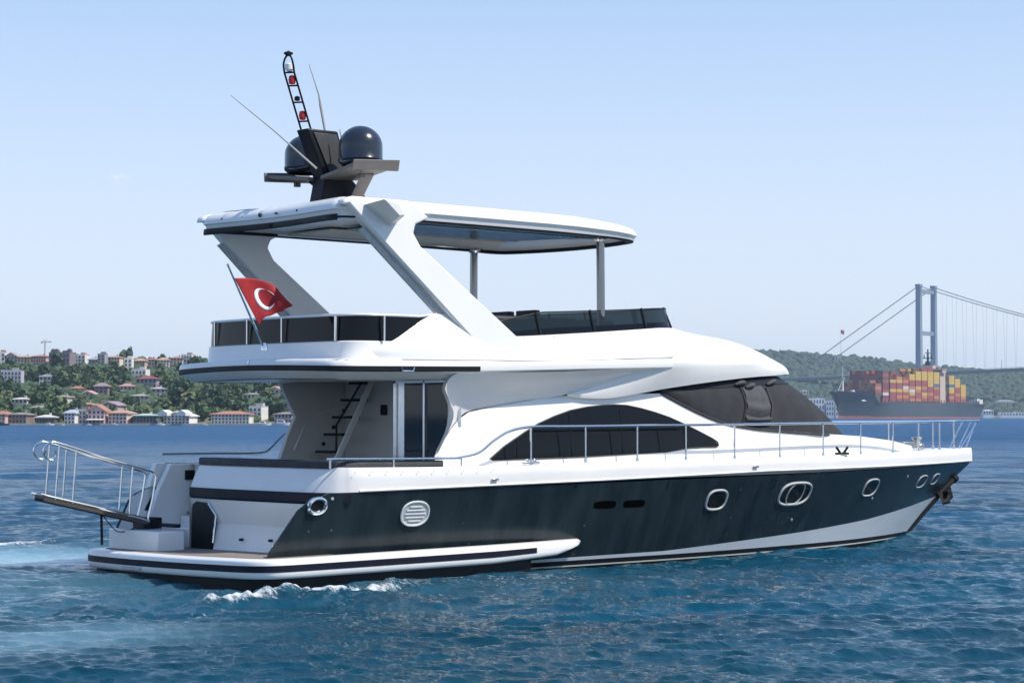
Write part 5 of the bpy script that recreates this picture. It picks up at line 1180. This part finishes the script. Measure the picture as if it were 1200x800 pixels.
for nm, lev, m in (('hull', (.11, .25, .4, .6, .8, 1), 'shiphull'), ('boot_topping', (-.15, 0, .11), 'boot')):
    b = B()
    for sg in (-1, 1): b.grid([[(-srake(s, max(t, 0)), sg*shalf(s, max(t, 0)), sdeck(s)*t) for s in sl] for t in lev])
    b.grid([[(-SL, -shalf(SL, max(t, 0)), sdeck(SL)*t), (-SL, shalf(SL, max(t, 0)), sdeck(SL)*t)] for t in lev])
    if nm == 'hull': b.grid([[(-srake(s, 1), -shalf(s, 1), sdeck(s)-1.2) for s in sl], [(-srake(s, 1), shalf(s, 1), sdeck(s)-1.2) for s in sl]])
    mk(nm, b, m, S, 45)
b = B(); b.box((-42, 0, 19), (1, 27, 8)); mk('breakwater', b, 'shiphull', S)
b = B(); b.tube([(-14, 0, 21), (-14, 0, 33)], [.9, .6], 8); b.tube([(-14, 0, 33), (-14, 0, 44)], [.45, .2], 6); b.box((-14, 0, 33.2), (1.6, 3.2, .6)); b.tube([(-14, 0, 32), (-9, 3, 21)], .3, 5); b.tube([(-14, 0, 32), (-9, -3, 21)], .3, 5); mk('foremast', b, 'shipwhite', S)
b = B(); b.box((-13, 0, 22.6), (7, 20, .5)); b.box((-22, 5, 22.5), (2.5, 2.5, 3)); b.box((-22, -5, 22.5), (2.5, 2.5, 3)); mk('windlass', b, 'shipwhite', S)
b = B(); b.box((-30, shalf(30, .72)+.2, 15.2), (11, .25, 1.1)); mk('name_board', b, 'shipwhite', S)
AS = -191
b = B(); b.box((AS, 0, 27), (12, 28, 27)); sp = mk('superstructure', b, mat('ship_cream', (.58, .44, .34), .6, var=.12), S)
b = B(); b.box((AS+1, 0, 42), (9, 32, 3.4)); b.box((AS+1, 0, 44.1), (10, 33, .5)); b.box((AS, 0, 46), (7, 12, 3)); mk('bridge_wing', b, mat('ship_tan', (.52, .36, .27), .6, var=.12), sp)
b = B(); b.box((AS+5.6, 0, 42.3), (.3, 30, 1.3)); mk('bridge_windows', b, 'pane', sp)
b = B(); b.tube([(AS, 0, 47), (AS, 0, 62)], [1.5, .6], 8); b.box((AS, 0, 54), (1, 9, .8)); b.box((AS, 0, 58.5), (1, 5, .7)); b.tube([(AS, -3.5, 54), (AS, -3.5, 57)], .5, 5); b.tube([(AS, 3.5, 54), (AS, 3.5, 57)], .5, 5); b.box((AS, 0, 49), (3, 4, 4)); mk('radar_mast', b, 'black', sp)
b = B(); b.box((AS-16, 0, 33), (8, 9, 26)); mk('funnel', b, mat('funnel_grey', (.2, .2, .22), .6), S)
b = B()
for k in range(36):
    s_ = 52+k*6.3
    if s_ < SL-6: b.box((-s_, SB-.6, 14.8), (.7, .7, 2.8))
mk('lashing_rail', b, mat('deck_red', (.26, .07, .055), .7), S)
b = B(); b.box((-(SL-9), 10, 15.5), (9, 8, 4)); b.box((-(SL-17), 13.5, 17), (6, 2.4, 2.4)); mk('aft_deckhouse', b, 'shipwhite', S)
# every container is a thing that stands on the ship
CC = {'red': (.34, .075, .055), 'maroon': (.20, .05, .05), 'orange': (.52, .20, .075), 'yellow': (.62, .40, .07), 'blue': (.06, .14, .24), 'white': (.62, .56, .52), 'brown': (.28, .11, .07)}
cmesh = {}
def cont_mesh(col):
    if col in cmesh: return cmesh[col]
    b = B(); L2, W2, H2 = 6.05, 1.2, 1.28
    n = 16
    for sg in (-1, 1):
        xs_c = []
        for k in range(n+1):
            x = -L2+.25+(2*L2-.5)*k/n; d_ = .0 if k % 2 else .09; xs_c += [(x, d_)]
        b.grid([[(x, sg*(W2-d_), z) for x, d_ in xs_c] for z in (-H2+.14, H2-.14)])
        b.box((0, sg*(W2-.05), H2-.07), (2*L2, .12, .14)); b.box((0, sg*(W2-.05), -H2+.07), (2*L2, .12, .14))
        for sx in (-1, 1): b.box((sx*(L2-.08), sg*(W2-.07), 0), (.17, .15, 2*H2-.28))
        b.box((sg*(L2-.06), 0, 0), (.06, 2*W2-.3, 2*H2-.1))
        for yy in (-.7, -.25, .25, .7): b.box((sg*(L2-.01), yy, 0), (.06, .06, 2*H2-.3))
    b.box((0, 0, H2-.05), (2*L2-.2, 2*W2-.1, .06)); b.box((0, 0, -H2+.05), (2*L2-.2, 2*W2-.1, .06))
    o = mk('shipping_container', b, mat('container_'+col, CC[col], .6, var=.2, scale=.4)); cmesh[col] = o; o['_used'] = 0; return o
def place_cont(s_, y, z, col, where):
    o = cont_mesh(col)
    if o['_used']: o = o.copy(); COL.objects.link(o)
    else: o['_used'] = 1
    c_, s2 = math.cos(SROT), math.sin(SROT); x = -s_
    o.location = (S.location.x+c_*x-s2*y, S.location.y+s2*x+c_*y, z); o.rotation_euler = (0, 0, SROT)
    tag(o, col+' shipping container '+where, 'container', 'containers stacked on the container ship')
cr_ = random.Random(4)
zrow = 2.62
# forward block seen bow-on: low stack across the ship
f1 = [['maroon', 'brown', 'maroon', 'brown', 'brown', 'orange', 'brown', 'maroon', 'orange', 'maroon', 'brown', 'maroon'],
      ['maroon', 'brown', 'brown', 'orange', 'maroon', 'red', 'red', 'brown', 'orange', 'brown', 'maroon', 'brown'],
      ['brown', 'orange', 'orange', 'brown', 'maroon', 'maroon', 'orange', 'orange', 'brown', 'orange', 'brown', 'orange'],
      ['brown', 'maroon', 'orange', 'brown', 'maroon', 'brown', 'orange', 'brown', 'maroon', 'orange', 'orange', 'brown'],
      [None, None, 'orange', 'orange', 'maroon', 'maroon', 'orange', 'brown', 'orange', 'brown', None, None]]
for r_, row in enumerate(f1):
    for c, col in enumerate(row):
        if col: place_cont(51, -13.9+c*2.53, 21.6+r_*zrow-1.0, col, 'in the foremost block facing the bow of the ship')
# second bay rises behind it
for r_ in range(5, 10):
    for c in range(12):
        if r_ == 9 and cr_.random() < .3: continue
        place_cont(66, -13.9+c*2.53, 15.7+r_*zrow, cr_.choice(['maroon', 'brown', 'maroon', 'red']), 'high in the second bay behind the foremost block')
for r_ in range(0, 5):
    place_cont(66, 13.9, 15.7+r_*zrow, ['red', 'maroon', 'white', 'red', 'maroon'][r_], 'low at the forward end of the sunlit side wall')
side = [(80, 'rrryrryyy', 7), (93.4, 'roryrryoy', 8), (106.8, 'rorywroryy', 8), (120.2, 'oryworryyy', 9), (133.6, 'orroyrryyy', 10), (147, 'royrorryyy', 11), (160.4, 'rrorryyyyy', 11), (173.8, 'rorrobyyyy', 10), (208.2, 'roryybyyy', 9), (221.6, 'rrorryyy', 8), (235, 'royyyy', 6)]
key = {'r': 'red', 'R': 'maroon', 'y': 'yellow', 'o': 'orange', 'w': 'white', 'b': 'blue'}
bayn = ['first', 'second', 'third', 'fourth', 'fifth', 'sixth', 'seventh', 'eighth', 'ninth', 'tenth', 'last']
for i_, (s_, seq, n) in enumerate(side):
    for r_ in range(n):
        col = key[seq[r_ % len(seq)]]; place_cont(s_, 14.3, 16.2+r_*zrow, col, 'in the %s stack from the bow on the sunlit side' % bayn[i_])
    for c in range(1, 11, 1):
        if c < 4 or cr_.random() < .25: place_cont(s_, 14.3-c*2.55, 16.2+(n-1)*zrow, cr_.choice(['yellow', 'red', 'orange', 'yellow', 'maroon']), 'on top of the %s bay from the bow' % bayn[i_])

# ================================================================ AIR
b = B(); b.prism([(-5600, -5600, -3), (5600, -5600, -3), (5600, 5600, -3), (-5600, 5600, -3)], (0, 0, 190)); hz_o = mk('haze', b, 'black')
hz_o['kind'] = 'stuff'
hm = bpy.data.materials.new('haze_air'); hm.use_nodes = True; ht_ = hm.node_tree; ht_.nodes.clear()
pv = ht_.nodes.new('ShaderNodeVolumePrincipled'); pv.inputs['Color'].default_value = (.62, .80, 1.0, 1); pv.inputs['Density'].default_value = .0001; pv.inputs['Anisotropy'].default_value = .0
ho = ht_.nodes.new('ShaderNodeOutputMaterial'); ht_.links.new(pv.outputs[0], ho.inputs['Volume'])
hz_o.data.materials.clear(); hz_o.data.materials.append(hm)
